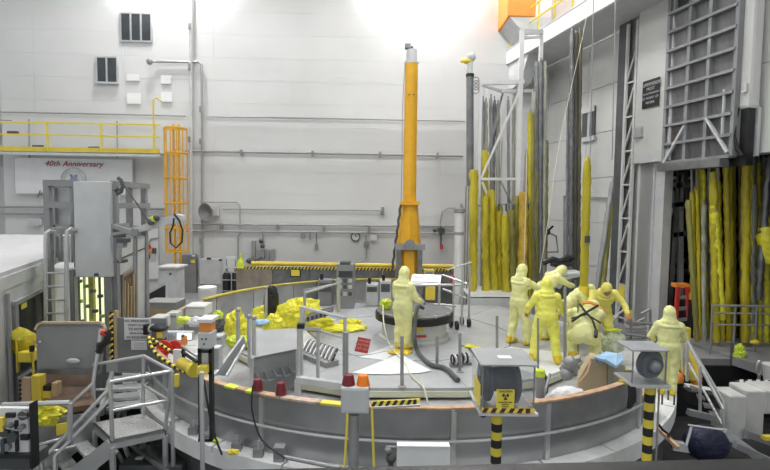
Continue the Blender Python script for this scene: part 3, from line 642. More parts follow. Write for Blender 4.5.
for k, (x, y) in enumerate(((208, 438), (236, 452), (279, 461), (192, 430), (258, 455))):
    p = rp(ringhit(x, RR + .12), RR + .12, ZF); t = thing('flange_clamp', nth({3: 0, 0: 1, 1: 2, 4: 3, 2: 4}[k]) + ' small metal clamp from left bolted on the white front flange edge', 'clamp', p, 'clamps on the front flange')
    MB().cbox(p + V((0, 0, .05)), (.12, .1, .1)).build('block', M_grey, t); MB().tube(p, p + V((0, 0, .2)), .02).build('bolt', M_alu, t)
# deck
DP = [Z(352, 388, 0), Z(468, 388, 0), Z(545, 377, 0), Z(598, 356, 0), V((5.0, 12, 0)), V((4.6, 13.2, 0)), V((3.5, 15.0, 0)), V((-.8, 15.2, 0)), V((-2.8, 14.2, 0)), V((-3.9, 12, 0)), Z(236, 350, 0), Z(300, 380, 0)]
dk = thing('work_deck', 'broad grey steel work deck of plates filling the ring around the drum', 'deck', (RC.x, RC.y, 0))
n = len(DP)
def lerp(a, b, t): return a + (b - a) * t
C0 = V((DC.x, DC.y, 0))
for i in range(n):
    A, B = DP[i], DP[(i + 1) % n]
    for s0, s1 in ((.12, .55), (.555, 1.0)):
        q = [lerp(C0, A, s0), lerp(C0, B, s0), lerp(C0, B, s1), lerp(C0, A, s1)]; c = sum(q, V()) / 4
        q = [c + (p - c) * .994 for p in q]
        w_ = (i in (11,) and s0 < .5) or (i in (2,) and s0 > .5) or (i in (9, 8) and s0 > .5)
        MB().slab([V((p.x, p.y, 0)) for p in q], (0, 0, -.06)).build('deck_plate', M_deckw if w_ else M_deck, dk)
mb = MB(); 
for i in range(n): mb.bar(DP[i] - V((0, 0, .1)), DP[(i + 1) % n] - V((0, 0, .1)), .06, .1)
mb.build('edge_beam', M_creme, dk)
for i in range(n): MB().bar(DP[i] - V((0, 0, .1)), V((DP[i].x, DP[i].y, ZF)), .08).build('leg', M_creme, dk)
A, B = DP[0], DP[1]
for s in (.22, .48, .74): MB().bar(lerp(A, B, s) - V((0, 0, .1)), V((*lerp(A, B, s).xy, ZF)), .08).build('leg', M_creme, dk)
for s, e in ((.06, .2), (.40, .26), (.52, .7), (.94, .8)): MB().bar(V((*lerp(A, B, s).xy, ZF + .02)) + V((0, .02, 0)), lerp(A, B, e) - V((0, -.02, .1)), .045).build('brace', M_creme, dk)
# white sheet on the deck
one(MB().poly([Z(362, 374, .012), Z(352, 373, .012), Z(400, 354, .012), Z(431, 371, .012), Z(420, 373, .012), Z(390, 374.5, .012)], (0, 0, .006)), 'floor_sheet', M_paper, 'white paper sheet on the deck beside standing suited figure', 'sheet')
one(MB().poly([Z(468, 344, .02), Z(487, 350, .02), Z(490, 352, .02), Z(464, 347, .02)], (0, 0, .02)), 'yellow_strap', M_plast, 'flat yellow strip with black marks on the deck behind the reel box', 'strap')
# patch of yellow items
one(blob(Z(400, 352, .02), .16, (1.6, 1, .25), 3, flat=.0, sub=3), 'shoe_cover', M_boot, 'crumpled orange-yellow cover at the feet of the person by the drum', 'cover')
# centre drum
dr = thing('centre_drum', 'white round drum with wide dark-rimmed grey lid at deck centre', 'drum', (DC.x, DC.y, 0))
cx, cy = DC.x, DC.y
MB().lathe((cx, cy, 0), [(.82, 0), (.82, .05), (.75, .07), (.75, .45)], 40).build('drum_body', M_conc, dr, True)
MB().lathe((cx, cy, .42), [(.84, 0), (.9, .02), (.9, .17), (.88, .19)], 48).build('black_rim', M_black, dr, True)
MB().lathe((cx, cy, .605), [(.87, 0), (.87, .02), (.5, .035)], 48).build('lid', M_dsteel, dr, True)
for k in range(5): a_ = -PI / 2 + (k - 2) * .5; MB().cbox((cx + .87 * math.cos(a_), cy + .87 * math.sin(a_), .64), (.06, .06, .05), a_).build('lug', M_alu, dr)
a_ = -PI / 2 + .1; MB().cbox((cx + .755 * math.cos(a_), cy + .755 * math.sin(a_), .36), (.2, .02, .1), a_ + PI / 2).build('yellow_label', M_tint, dr)
a_ = -PI / 2 + .13; MB().cbox((cx + .755 * math.cos(a_), cy + .755 * math.sin(a_), .2), (.26, .02, .05), a_ + PI / 2).build('red_label', M_red, dr)
one(blob((cx - .66, cy + .0, .74), .14, (1, .8, 1), 5, sub=3), 'plastic_wrap', M_lime, 'lump of yellow-green plastic on left side of the drum lid', 'wrap')
one(blob((cx - .1, cy - .62, .65), .1, (1.8, .8, .5), 6, sub=3), 'small_wrap', M_plast, 'small yellow wrap on the drum lid near the gloved hand', 'wrap')
# hoses
def hose(pts, r, m, name, label, cat='hose'):
    P = []   # catmull
    for i in range(len(pts) - 1):
        p0, p1, p2, p3 = pts[max(i - 1, 0)], pts[i], pts[i + 1], pts[min(i + 2, len(pts) - 1)]
        for k in range(6):
            t = k / 6; P.append(.5 * ((2 * p1) + (p2 - p0) * t + (2 * p0 - 5 * p1 + 4 * p2 - p3) * t * t + (3 * p1 - p0 - 3 * p2 + p3) * t ** 3))
    P.append(pts[-1]); return one(MB().path(P, r, 8), name, m, label, cat, smooth=True)
hose([D(423, 308, 10.75), D(418, 306.5, 10.6), D(415.5, 318, 10.3), D(414.5, 338, 10.0), Z(418, 352, .05), Z(430, 364, .05), Z(445, 368, .05), Z(455, 377, .05), Z(458, 380, .05)], .045, M_hose, 'suction_hose', 'thick grey hose curving from drum lid down across the deck')
hose([D(383, 305, 10.9), D(384, 325, 10.3), D(390, 345, 10.0), Z(404, 362, .03), Z(411, 375, .03), Z(420, 384, .03), Z(424, 388, .02), D(428, 403, 7.9)], .014, M_creme, 'thin_hose', 'thin pale hose trailing from drum past the suited person')
hose([D(204, 380, 5.9), D(207, 400, 5.75), D(213, 430, 5.6), D(222, 455, 5.5)], .012, M_black, 'thin_cable', 'thin black cable hanging down the ring wall right of the black post', 'cable')
hose([D(253, 385, 5.7), D(252, 410, 5.65), D(262, 440, 5.55), D(285, 458, 5.45)], .01, M_black, 'thin_cable', 'thin black cable hanging down the ring wall beside the stanchion', 'cable')
hose([Z(460, 345, .02), Z(470, 350, .02), D(484, 372, 7.8), D(487, 392, 7.4)], .012, M_dgrey, 'thin_cable', 'thin dark cord at the left side of the reel box', 'cable')
for k, (x, s) in enumerate(((348, -3), (372, 2))):
    one(MB().tube(D(x, 408, 5.35), D(x + s * (1 if k else 1.2), 470, 5.2), .014), 'yellow_rod', M_tint, ['yellow and black rod leaning left of the alarm box pole', 'yellow rod hanging right of the alarm box pole'][k], 'rod')
# stanchions on deck
for k, (x, yt, yb, lab) in enumerate(((402, 336, 387, 'grey stanchion at deck edge in front of the standing suited person'), (437, 336, 366, 'slim stanchion between the grey hose and drum'), (460, 333, 372, 'grey stanchion left of the clear reel box'),
        (497, 316, 352, 'stanchion on deck behind the reel box'), (538, 318, 376, 'thin stanchion crossing the broad back of the bright suited person'), (565, 287, 362, 'tall stanchion between bright suit and crouching suit'), (578, 300, 361, 'stanchion in front of the crouching person in harness'))):
    p = Z(x, yb, 0); top = D(x, yt, p.y); t = thing('stanchion', lab, 'post', p)
    MB().tube(p, top, .03 if k not in (4, 6) else .02, 8).build('post', M_galv, t, True); MB().lathe(p, [(.07, 0), (.07, .015), (.035, .03)], 12).build('base_plate', M_galv, t)
def rope(a, b, sag, r, m, name, label, cat='rope'):
    P = [lerp(a, b, k / 14) + V((0, 0, -sag * 4 * (k / 14) * (1 - k / 14))) for k in range(15)]; return one(MB().path(P, r, 6), name, m, label, cat, smooth=True)
rope(D(335, 353, 8.9), D(402, 345, 8.2), .1, .008, M_alu, 'deck_wire', 'thin wire between handrail and the left stanchion of deck')
# handrail at the front-left of the deck
hr = thing('deck_handrail', 'silver tube handrail gate at the front left of the deck', 'railing', Z(320, 385, 0))
Yh = 8.2
pts = {'a': (300, 306, 386), 'b': (345, 318, 386), 'c': (306, 290, 330)}
MB().tube(D(301.5, 307, 8.6), D(301.5, 386, 8.4), .03).build('post', M_alu, hr, True); MB().tube(D(318, 330, 8.3), D(318, 382, 8.2), .03).build('post', M_alu, hr, True)
MB().tube(D(298.5, 326, 8.0), D(298.5, 390, 7.9), .03).build('post', M_alu, hr, True)
MB().tube(D(345, 317, 8.2), D(345, 376, 8.2), .03).build('post', M_alu, hr, True); MB().tube(D(345.5, 332, 8.1), D(345.5, 376, 8.1), .05).build('sleeve', M_galv, hr, True)
MB().tube(D(301.5, 307, 8.6), D(345, 318, 8.2), .028).build('top_rail', M_alu, hr, True); MB().tube(D(320, 331, 8.4), D(345, 338, 8.2), .022).build('mid_rail', M_alu, hr, True)
MB().bar(D(299, 328, 8.0), D(320, 329, 8.3), .05).build('cross_bar', M_alu, hr)
MB().bar(D(296, 379, 7.9), D(346, 386, 8.0), .12, .1).build('sill_beam', M_lgrey, hr)
MB().bar(D(298, 380, 7.9), V((*D(298, 380, 7.9).xy, ZF)), .1).build('foot_post', M_lgrey, hr); MB().px(343, 381, 350, 389, 7.9, .2).build('foot_block', M_grey, hr)
MB().px(297, 324, 304, 329, 7.9, .1).build('black_clamp', M_black, hr)
hr2 = thing('rear_handrail', 'thin silver handrail running toward instrument console at back left', 'railing', Z(320, 385, 0))
MB().tube(D(304.5, 292, 11.5), D(304.5, 330, 11.5), .035).build('post', M_alu, hr2, True); MB().tube(D(338.5, 278, 13), D(338.5, 312, 13), .05).build('post', M_alu, hr2, True); MB().tube(D(304.5, 293, 11.5), D(338.5, 283, 13), .03).build('top_rail', M_alu, hr2, True)
MB().tube(D(338.5, 283, 13), D(304, 290, 14.4), .02).build('rail', M_alu, hr2, True)
# finned heat-sink like item + red sign
t = thing('finned_bracket', 'metal bracket row with white fins and black studs on deck by the handrail', 'bracket', Z(318, 366, 0))
a = Z(303, 354, .0) + V((0, 0, .05)); b = Z(333, 365, .0) + V((0, 0, .05))
MB().bar(a + V((0.05, -.1, -.02)), b + V((0, -.1, -.02)), .3, .14).build('tray', M_galv, t)
for k in range(8):
    p = lerp(a, b, (k + .5) / 8); MB().bar(p + V((-.03, -.12, .06)), p + V((.05, .1, .22)), .03, .05).build('fin', M_white, t); MB().bar(p + V((.03, -.12, .06)), p + V((.11, .1, .22)), .03, .05).build('stud', M_black, t)
t = thing('red_placard', 'red placard with pale lettering lying tilted on the deck', 'sign', Z(361, 353, .02))
a = Z(354.5, 350.5, .1); b = Z(368, 353.5, .1); up = V((.06, .1, .24)); a = D(354.5, 351, 9.0); b = D(367.5, 353.5, 9.0)
MB().slab([a, b, b + up, a + up], (0, .02, -.01)).build('board', M_redsign, t)
for k, s in enumerate(('DANGER', 'CAUTION', 'KEEP OUT')): text(s, .06, M_pinkink, t, lerp(a, b, .5) + up * (.78 - .27 * k) + V((0, -.012, .004)), b - a, up)
t = thing('cable_clips', 'pair of black and white ribbed coil clips on deck by reel box', 'clips', Z(462, 366, 0))
for k in range(2):
    p = Z(456 + 9 * k, 366 - 2 * k, 0) + V((0, 0, .12))
    for j in range(4): MB().torus(p + V((.045 * (j - 1.5), 0, .0)), .09, .018, axis=(1, .2, 0), n=14).build('coil', (M_black, M_white)[j % 2], t, True)
    MB().cbox(p + V((0, 0, -.1)), (.24, .16, .04)).build('base', M_grey, t)
# housing at the deck's left corner (sloped cover)
hs = thing('sloped_cover', 'grey sloped sheet metal cover over pipework at the left of the deck', 'cover', Z(290, 384, ZF))
q = [D(249, 331, 9.4), D(296, 328, 10.2), D(297, 349, 8.4), D(252, 358, 7.6)]
MB().slab([q[0], q[1], q[2], q[3]], (0, 0, -.04)).build('top_sheet', M_deck, hs)
MB().slab([q[3], q[2], V((q[2].x, q[2].y, ZF)), V((q[3].x, q[3].y, ZF))], (0, .03, 0)).build('front_mesh', M_grey, hs)
for k in range(5):
    s = .1 + .18 * k; MB().path([lerp(q[3], q[2], s) + V((0, -.05, -.25)), lerp(q[3], q[2], s + .1) + V((0, -.12, -.35 - .05 * (k % 2))), lerp(q[3], q[2], s + .22) + V((0, -.06, -.4))], .018).build('pipe', M_grey, hs, True)
MB().bar(q[3], V((q[3].x, q[3].y, ZF)), .05).build('post', M_alu, hs); MB().bar(q[2], V((q[2].x, q[2].y, ZF)), .05).build('post', M_alu, hs); MB().bar(q[0], V((q[0].x, q[0].y, ZF)), .05).build('post', M_alu, hs)
t = thing('leaning_panel', 'dark grey rectangular panel leaning against the sloped cover', 'panel', Z(225, 375, ZF))
q = [D(215, 375, 7.0), D(223, 376, 6.8), D(245, 345, 7.2), D(243, 337, 7.6)]
MB().slab([q[0], q[1] + V((.05, 0, 0)), q[2], q[3]], (0, .04, .02)).build('panel', M_dsteel, t); MB().bar(q[0], q[3], .04).build('edge', M_alu, t); MB().bar(q[1] + V((.05, 0, 0)), q[2], .03).build('edge', M_alu, t)
for k, (x, y0, y1, Y) in enumerate(((254, 318, 384, 7.8), (249, 317, 345, 8.6), (238, 310, 350, 8.8), (266, 288, 330, 11.4))):
    t = thing('tall_stanchion', ['tall silver pole rising at the corner of the sloped cover', 'short silver pole just left of the tall pole', 'silver pole by the yellow bags at far left of deck', 'slim pole among yellow bags with an angled foot'][k], 'post', D(x, y1, Y))
    MB().tube(D(x, y0, Y), D(x, y1, Y), .035).build('pole', M_alu, t, True); MB().ball(D(x, y0, Y), .045).build('cap', M_galv, t)
# conical maroon lamps on the ring rim
def lens(x, y0, y1, Y, m, lab):
    p = D(x, y1, Y); h = D(x, y0, Y).z - p.z
    if x < 300: p = rp(ringhit(x, RR - .03), RR - .03, ZT + .02)
    t = thing('beacon_lamp', lab, 'lamp', p)
    MB().lathe(p, [(.072, 0), (.072, .02)], 16).build('base', M_grey, t, True)
    MB().lathe(p + V((0, 0, .02)), [(.072, 0), (.066, h * .3), (.052, h - .03), (.045, h - .02)], 18).build('lens', m, t, True)
lens(257.5, 378, 390.5, 5.95, M_maroon, 'small maroon beacon lamp, leftmost on the ring rim'); lens(281, 374, 387, 6.0, M_maroon, 'small maroon beacon lamp on the rim right of the leftmost one')
# alarm box on pole
t = thing('alarm_box', 'light grey square box on a pole in front of the ring', 'box', V((*D(355, 470, 4.9).xy, ZP)))
Y = 4.85; MB().px(341, 388, 368.5, 414, Y, .22).build('case', M_lgrey, t, bev=.008); MB().px(343, 390, 366.5, 412, Y - .012, .02).build('cover', M_lgrey, t)
p = D(354, 414, Y + .1); MB().tube(V((p.x, p.y, ZP)), p, .055, 14).build('pole', M_galv, t, True)
lens(348.5, 374.5, 388.5, Y + .1, M_maroon, 'maroon beacon lamp on top of the light grey alarm box'); lens(363, 375, 388.5, Y + .1, M_olens, 'bright orange beacon lamp on top of the grey alarm box')
# striped shelf at right of alarm box
t = thing('striped_barrier', 'short black and yellow striped barrier strip on ring rim', 'barrier', D(395, 405, 5.3))
y_, b_ = MB(), MB(); p = D(371, 405.5, 5.35); q = D(420, 403, 5.35); hazard(y_, b_, p, q, (0, .02, .045), (0, -.02, 0), 7); y_.build('strip', M_tint, t); b_.build('black_bars', M_ink, t)
MB().bar(D(371, 406.5, 5.4), D(420, 404, 5.4), .1, .02).build('shelf', M_alu, t)
# black post frame with control box at left
t = thing('black_post_frame', 'black upright steel frame with grey plate standing at the ring left', 'frame', V((*D(200, 440, 5.7).xy, ZF)))
Y = 5.62
for x0, x1 in ((197.5, 201.5), (208.5, 212.5)): MB().px(x0, 348, x1, 441, Y, .08).build('upright', M_black, t)
for y in (350, 371, 439): MB().px(198, y, 212, y + 3, Y, .06).build('cross_bar', M_black, t)
MB().px(201.5, 353, 208.5, 371, Y + .02, .02).build('plate', M_lgrey, t)
t = thing('beacon_control_box', 'grey control box with an orange top window on the black frame', 'box', D(205, 348, 5.5))
MB().px(197.5, 333, 211.5, 349, 5.5, .18).build('case', M_lgrey, t, bev=.01); MB().px(199, 323, 211, 332, 5.55, .15).build('orange_lens', M_ora, t); MB().px(197, 319.5, 212, 323, 5.5, .25).build('cap', M_white, t)
for x, y in ((202, 339), (206, 339), (204, 344)): MB().ball(D(x, y, 5.5), .012).build('button', M_dgrey, t)
one(MB().px(211, 348, 219, 370, 5.85, .15), 'small_grey_box', M_lgrey, 'small light grey box fixed right of the black frame', 'box', bev=.01)
t = thing('pipe_stand', 'thin silver stand tube in front of black frame reaching pit', 'post', V((*D(201, 470, 5.2).xy, ZP)))
p = D(201.5, 372, 5.1); MB().tube(V((p.x, p.y, ZP)), p, .025).build('tube', M_alu, t, True)
# yellow tube roll
t = thing('yellow_tube_coupling', 'thick yellow pipe coupling lying over the left ring rim', 'pipe', D(190, 372, 5.9))
MB().tube(D(181, 363, 6.3), D(194, 369, 6.1), .075, 16).build('barrel', M_yel, t, True); MB().tube(D(192.5, 368.2, 6.12), D(195.5, 370, 6.08), .10, 16).build('collar', M_tint, t, True); MB().px(197, 367, 206, 375, 5.5, .1).build('end_block', M_tint, t)
for k, (x, y0, y1, Y) in enumerate(((166, 348, 370, 6.6), (185, 340, 360, 6.2))):
    pass
# bags
bags = [(236, 326, 11.2, .28, (.8, .7, 1.25), 1, 'yellow plastic bag slumped on its own at the far left of deck', M_plast), (240, 342, 10.2, .22, (1.3, .8, .6), 2, 'small yellow-green bag below the lone slumped bag', M_lime),
        (265, 315, 12.2, .26, (1.2, .9, .9), 3, 'yellow plastic bag behind the slim pole, left of the black bag', M_plast), (274, 325, 11.2, .24, (1, .8, 1.1), 4, 'small round yellow bag at the foot of the slim pole', M_plast),
        (290, 316, 12.0, .36, (1.25, .9, .95), 5, 'large yellow bag in front of the heap, left half', M_plast), (304, 315, 12.2, .38, (1.2, .9, 1.05), 6, 'large yellow bag at the peak of the heap, right half', M_plast), (318, 322, 11.9, .24, (1.6, .8, .7), 7, 'low yellow bag at the right end of the heap', M_plast),
        (290, 311, 12.6, .25, (.7, .7, 1.2), 8, 'pointed yellow bag standing up behind the heap', M_plast), (246, 330, 10.9, .17, (.8, .8, 1), 9, 'small pale yellow bag beside the lone slumped bag', M_plast)]
for x, y, Y, r, s, sd_, lab, m in bags:
    c = D(x, y, Y); c.z = max(.02 + r * s[2] * .75, min(c.z, .5)); one(blob(c, r, s, sd_, .33, 1.3, flat=.005), 'plastic_bag', m, lab, 'bag', 'yellow plastic bags on the deck', smooth=False)
one(blob(D(271, 304, 12.0), .44, (.42, .4, 1.1), 11, .2, flat=.0), 'black_bag', M_black, 'tall black rubbish bag in front of the grey rear wall', 'bag')
c = Z(336, 328, .04); one(blob(c, .5, (1.5, .62, .14), 14, .4), 'yellow_sheet', M_plast, 'flat crumpled yellow sheet spread right of the bag heap', 'sheet')
c = Z(350, 322, .05); one(blob(c, .2, (1.4, .8, .4), 15, .4), 'yellow_sheet_roll', M_plast, 'small rolled yellow plastic at the tip of flat sheet', 'sheet')
one(blob(D(259, 322, 11.0), .2, (1.2, .7, .3), 16, .25), 'blue_cloth', M_lblue, 'pale blue cloth lying among yellow bags', 'cloth')
t = thing('grey_tray', 'dark grey ribbed tray behind the handrail on yellow sheet', 'tray', Z(316, 326, .1))
a = D(306, 322, 10.8); b = D(331, 315, 11.2); MB().slab([a, b, b + V((0, .5, .0)), a + V((0, .5, .0))], (0, 0, .1)).build('tray', M_dgrey, t)
for k in range(7): MB().bar(lerp(a, b, k / 6) + V((0, -.02, 0)), lerp(a, b, k / 6) + V((0, -.02, .1)), .03).build('rib', M_galv, t)
# lectern with papers, service cart
t = thing('control_lectern', 'sloped steel lectern with green and white diagrams behind the drum', 'lectern', D(427, 312, 12.6))
Y = 12.3; a = D(410, 283, Y); b = D(440, 284, Y); up = V((.0, .42, .17))
MB().slab([a, b, b + up + V((.08, 0, 0)), a + up + V((.08, 0, 0))], (0, .02, -.06)).build('sloped_top', M_alu, t)
cu_ = lambda s, h: lerp(a, b, s) + (up + V((.08, 0, 0))) * h + V((0, -.008, .012))
MB().slab([cu_(.05, .12), cu_(.45, .12), cu_(.45, .88), cu_(.05, .88)], (0, 0, .004)).build('diagram', M_green, t); MB().slab([cu_(.5, .12), cu_(.95, .12), cu_(.95, .88), cu_(.5, .88)], (0, 0, .004)).build('diagram', M_paper, t)
MB().bar(cu_(.55, .4), cu_(.9, .5), .02).bar(cu_(.1, .6), cu_(.4, .6), .02).bar(cu_(.6, .7), cu_(.85, .7), .02).build('printed_lines', mat('teal_print', (.25, .45, .38), .6), t)
for s in (.02, .98):
    p = lerp(a, b, s); MB().tube(p, V((p.x, p.y, 0)), .03).build('leg', M_alu, t, True); p = p + V((.05, .4, 0)); MB().tube(p + V((0, 0, .12)), V((p.x, p.y, 0)), .03).build('leg', M_alu, t, True)
MB().tube(D(411, 285, Y), D(462, 285, Y), .03).build('rail', M_alu, t, True)
MB().tube(D(411, 286, Y), D(428, 306, Y), .02).build('brace', M_alu, t, True)
t = thing('service_cart', 'silver tube service cart on black wheels right of the lectern', 'cart', D(457, 314, 12.2))
MB().tube(D(443, 275, 12.6), D(467, 284, 12.0), .025).build('rail', M_alu, t, True); MB().tube(D(443, 289, 12.6), D(466, 298, 12.0), .025).build('rail', M_alu, t, True); MB().tube(D(447, 270, 12.8), D(472, 262, 12.8), .018).build('rail', M_alu, t, True)
for x, y0, Y in ((454, 279, 12.2), (463, 268, 12.1), (470, 266, 12.6)): MB().tube(D(x, y0, Y), V((*D(x, y0, Y).xy, .08)), .03).build('upright', M_alu, t, True)
MB().tube(D(441, 305, 12.2), D(456, 306, 12.0), .025).build('rail', M_alu, t, True)
for x, Y in ((451, 12.2), (457, 12.0), (462, 12.5), (469, 12.3)):
    p = D(x, 310, Y); MB().lathe((p.x - .03, p.y, .11), [(.10, 0), (.11, .02), (.11, .05), (.1, .07)], 16, axis=(1, .1, 0)).build('wheel', M_black, t, True)
one(MB().px(451, 276, 454.5, 284, 12.4, .08), 'red_tag', M_red, 'small red tag hanging on the silver cart rail', 'tag')
t = thing('yellow_cabinet', 'small yellow and black cabinet behind the lectern', 'cabinet', D(429, 300, 15.8))
MB().px(424, 270, 434, 281, 15.8, .3).build('frame', M_yel, t); MB().px(425.5, 287, 435, 300, 15.8, .3).build('frame', M_yel, t); MB().px(425.5, 271.5, 432.5, 279, 15.77, .04).build('door', M_grey, t)
# yellow mast
Y = 16.3; t = thing('yellow_mast', 'tall orange-yellow telescoping mast with flared base behind the drum', 'mast', V((*D(411, 300, Y).xy, ZH)))
cx = D(411, 100, Y).x; z0 = D(411, 203, Y).z; z1 = D(411, 64, Y).z; z2 = D(411, 50, Y).z; zb = D(411, 247, Y).z
MB().lathe((cx, Y, z0 - .1), [(.215, 0), (.215, z1 - z0 + .1)], 24).build('upper_tube', M_orange, t, True)
MB().lathe((cx, Y, z1), [(.23, 0), (.23, .06), (.17, .07), (.17, z2 - z1)], 20).build('head_collar', M_lgrey, t, True)
MB().px(407, 46, 413, 52, Y, .2).build('head_motor', M_dgrey, t); MB().px(405, 43, 411, 48, Y - .1, .2).build('head_sensor', M_grey, t, bev=.02)
MB().lathe((cx, Y, zb - 1.9), [(.44, 0), (.42, 1.9), (.30, z0 - zb + 1.9 - .25), (.28, z0 - zb + 1.9)], 8).build('lower_body', M_orange, t)
MB().box((cx - .32, Y - .36, z0 - .06), (cx + .32, Y + .3, z0 + .05)).build('shoulder_plate', M_orange, t)
MB().box((cx - .42, Y - .5, zb - 2.3), (cx - .26, Y - .2, zb)).build('side_frame', M_dsteel, t); MB().box((cx + .26, Y - .5, zb - 2.3), (cx + .42, Y - .2, zb)).build('side_frame', M_dsteel, t)
MB().box((cx - .46, Y - .55, zb - .05), (cx + .5, Y - .35, zb + .14)).build('yoke', M_galv, t)
MB().lathe((cx, Y - .7, zb + .12), [(.17, 0), (.17, .2)], 16, axis=(0, 1, 0)).build('hub', M_grey, t, True)
MB().box((cx - .16, Y - .45, zb - 1.1), (cx + .16, Y - .36, zb - .1)).build('front_plate', M_orange, t)
MB().box((cx - .34, Y - .4, zb - 2.3), (cx + .34, Y + .3, zb - 1.8)).build('foot', M_orange, t)
for k in range(4): MB().ball((cx + (.07 if k % 2 else -.07), Y - .215, D(411, 96, Y).z + 1.5 * (k // 2) * -.0), .025).build('bolt', M_dgrey, t)
mb = MB(); pts = []
for k in range(14): pts.append(V((cx - .28 - .02 * k - .03 * (k % 2), Y - .3, z0 - .05 - k * .17)))
MB().path(pts, .045, 6).build('cable_chain', M_dgrey, t)
hose([D(405, 62, 16.2), D(402.5, 110, 16.2), D(402, 160, 16.2), D(401, 205, 16.1)], .012, M_grey, 'guy_wire', 'thin dark cable running down left of the yellow mast', 'cable')
# =====================================================================
# LEFT: CABIN, CONTROL BOOTH, STAIR, CLUTTER
# =====================================================================
t = thing('white_roof_cabin', 'low grey cabin with broad white roof and dark doorway at far left', 'cabin', (-7, 9, ZH))
dC = V((-.36, 1, 0)); pc = V((-5.9, 7.57, 0))
def cab(s, z, o=0): return pc + dC * s + V((o, 0, z))
MB().poly([cab(-2.2, 1.86), cab(8.5, 1.86), V((-16, 16, 1.86)), V((-16, 5.4, 1.86))], (0, 0, .08)).build('roof', mat('roof_white', (.56, .56, .56), .6, var=.05), t)
MB().slab([cab(-2.2, ZP), cab(8.4, ZP), cab(8.4, 1.86), cab(-2.2, 1.86)], (-.12, 0, 0)).build('side_wall', M_lgrey, t)
MB().slab([cab(-2.2, 1.66, .03), cab(8.4, 1.66, .03), cab(8.4, 1.86, .03), cab(-2.2, 1.86, .03)], (-.1, 0, 0)).build('fascia', M_lgrey, t)
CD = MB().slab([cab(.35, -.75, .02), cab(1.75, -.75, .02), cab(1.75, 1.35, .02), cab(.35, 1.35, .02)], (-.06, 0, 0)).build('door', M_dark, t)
for a, b in (((.35, -.75), (.35, 1.38)), ((1.75, -.75), (1.75, 1.38)), ((.3, 1.38), (1.8, 1.38))): MB().bar(cab(a[0], a[1], .04), cab(b[0], b[1], .04), .07).build('door_frame', M_grey, t)
MB().slab([cab(.6, 1.22, .04), cab(.85, 1.22, .04), cab(.85, 1.31, .04), cab(.6, 1.31, .04)], (.01, 0, 0)).build('door_label', M_tint, CD)
MB().tube(cab(.05, -.8, .05), cab(.05, 1.6, .05), .03).build('corner_pipe', M_grey, t)
one(MB().slab([V((-9.4, 10.5, 1.95)), V((-8.9, 10.5, 1.95)), V((-8.8, 10.9, 1.95)), V((-9.3, 10.9, 1.95))], (0, 0, .08)), 'roof_bracket', M_grey, 'small grey bracket lying on the white cabin roof', 'bracket')
# ---- control booth tower
t = thing('glovebox_tower', 'tall grey booth with open steel frames, blank light panel and lit window', 'booth', D(95, 400, 9.0))
Y = 9.0
def fr(mb, x0, y0, x1, y1, Yn=Y, w=.12): a = D(x0, y0, Yn); b = D(x1, y1, Yn); return mb.bar((a.x, Yn, a.z), (b.x, Yn, b.z), w, w)
zt = D(60, 183, Y).z; zb = ZH
def X(px, Yn=Y): return D(px, 200, Yn).x
for px, Yn, zq in ((46, Y, zb), (75, Y + .2, D(75, 277, Y).z), (113, Y, zb), (143, Y + 1.25, zb), (52, Y + 1.25, D(75, 270, Y).z), (72, Y + 1.25, D(75, 277, Y).z), (128, Y + 1.25, D(75, 240, Y).z)): MB().box((X(px, Yn) - .05, Yn, zq), (X(px, Yn) + .05, Yn + .1, zt)).build('post', M_grey, t)
for za in (183, 205, 231):
    z = D(60, za, Y).z
    MB().box((X(46), Y - .008, z - .055), (X(77), Y + .09, z + .055)).build('rail', M_grey, t)
    MB().box((X(46) - .058, Y + .01, z - .052), (X(46) + .058, Y + 1.3, z + .052)).build('rail', M_grey, t)
    MB().box((X(50, Y + 1.25), Y + 1.25, z - .05), (X(143, Y + 1.25), Y + 1.35, z + .05)).build('rail', M_grey, t)
    MB().box((X(113) - .058, Y + .01, z - .052), (X(113) + .058, Y + 1.3, z + .052)).build('rail', M_grey, t)
BP = MB().box((X(77), Y - .1, D(90, 276, Y).z), (X(112.5), Y + .25, zt + .03)).build('blank_panel', M_lgrey, t, bev=.008)
MB().px(94, 273.5, 98, 276, Y - .12, .02).build('latch', M_dgrey, BP)
# lower part with window recess
wz0, wz1 = D(90, 326, Y).z, D(90, 277, Y).z
MB().px(104, 276, 112.5, 360, Y - .08, .25).build('lower_panel', M_grey, t); MB().px(66, 326, 104, 400, Y - .05, .25).build('lower_panel', M_grey, t); MB().px(69, 270, 74.5, 330, Y - .05, .2).build('lower_panel', M_grey, t)
M_lit = mat('lit_window_light', (.76, .84, .48), .5, var=.25, vs=3, emit=1.6)
MB().px(75, 276, 106, 328, Y + .5, .05).build('lit_backing', M_lit, t)
for x0, x1, m in ((83, 84, M_grey), (88, 94, M_plast), (98, 99.5, M_dgrey)): MB().px(x0, 276, x1, 327, Y + .3, .08).build('inner_pole', m, t)
for k in range(9): MB().px(76 + (k * 7) % 26, 280 + 5 * k, 80 + (k * 7) % 26, 283 + 5 * k, Y + .25, .08).build('inner_fitting', (M_dgrey, M_lime, M_galv)[k % 3], t)
MB().px(75, 277, 104, 326, Y + .02, .015).build('window_glass', M_clr, t)
MB().px(74.5, 276, 104.5, 277.5, Y - .08, .1).build('window_frame', M_alu, t); MB().px(74, 277, 75.5, 327, Y - .08, .1).build('window_frame', M_alu, t); MB().px(103.5, 277, 105, 327, Y - .08, .1).build('window_frame', M_alu, t)
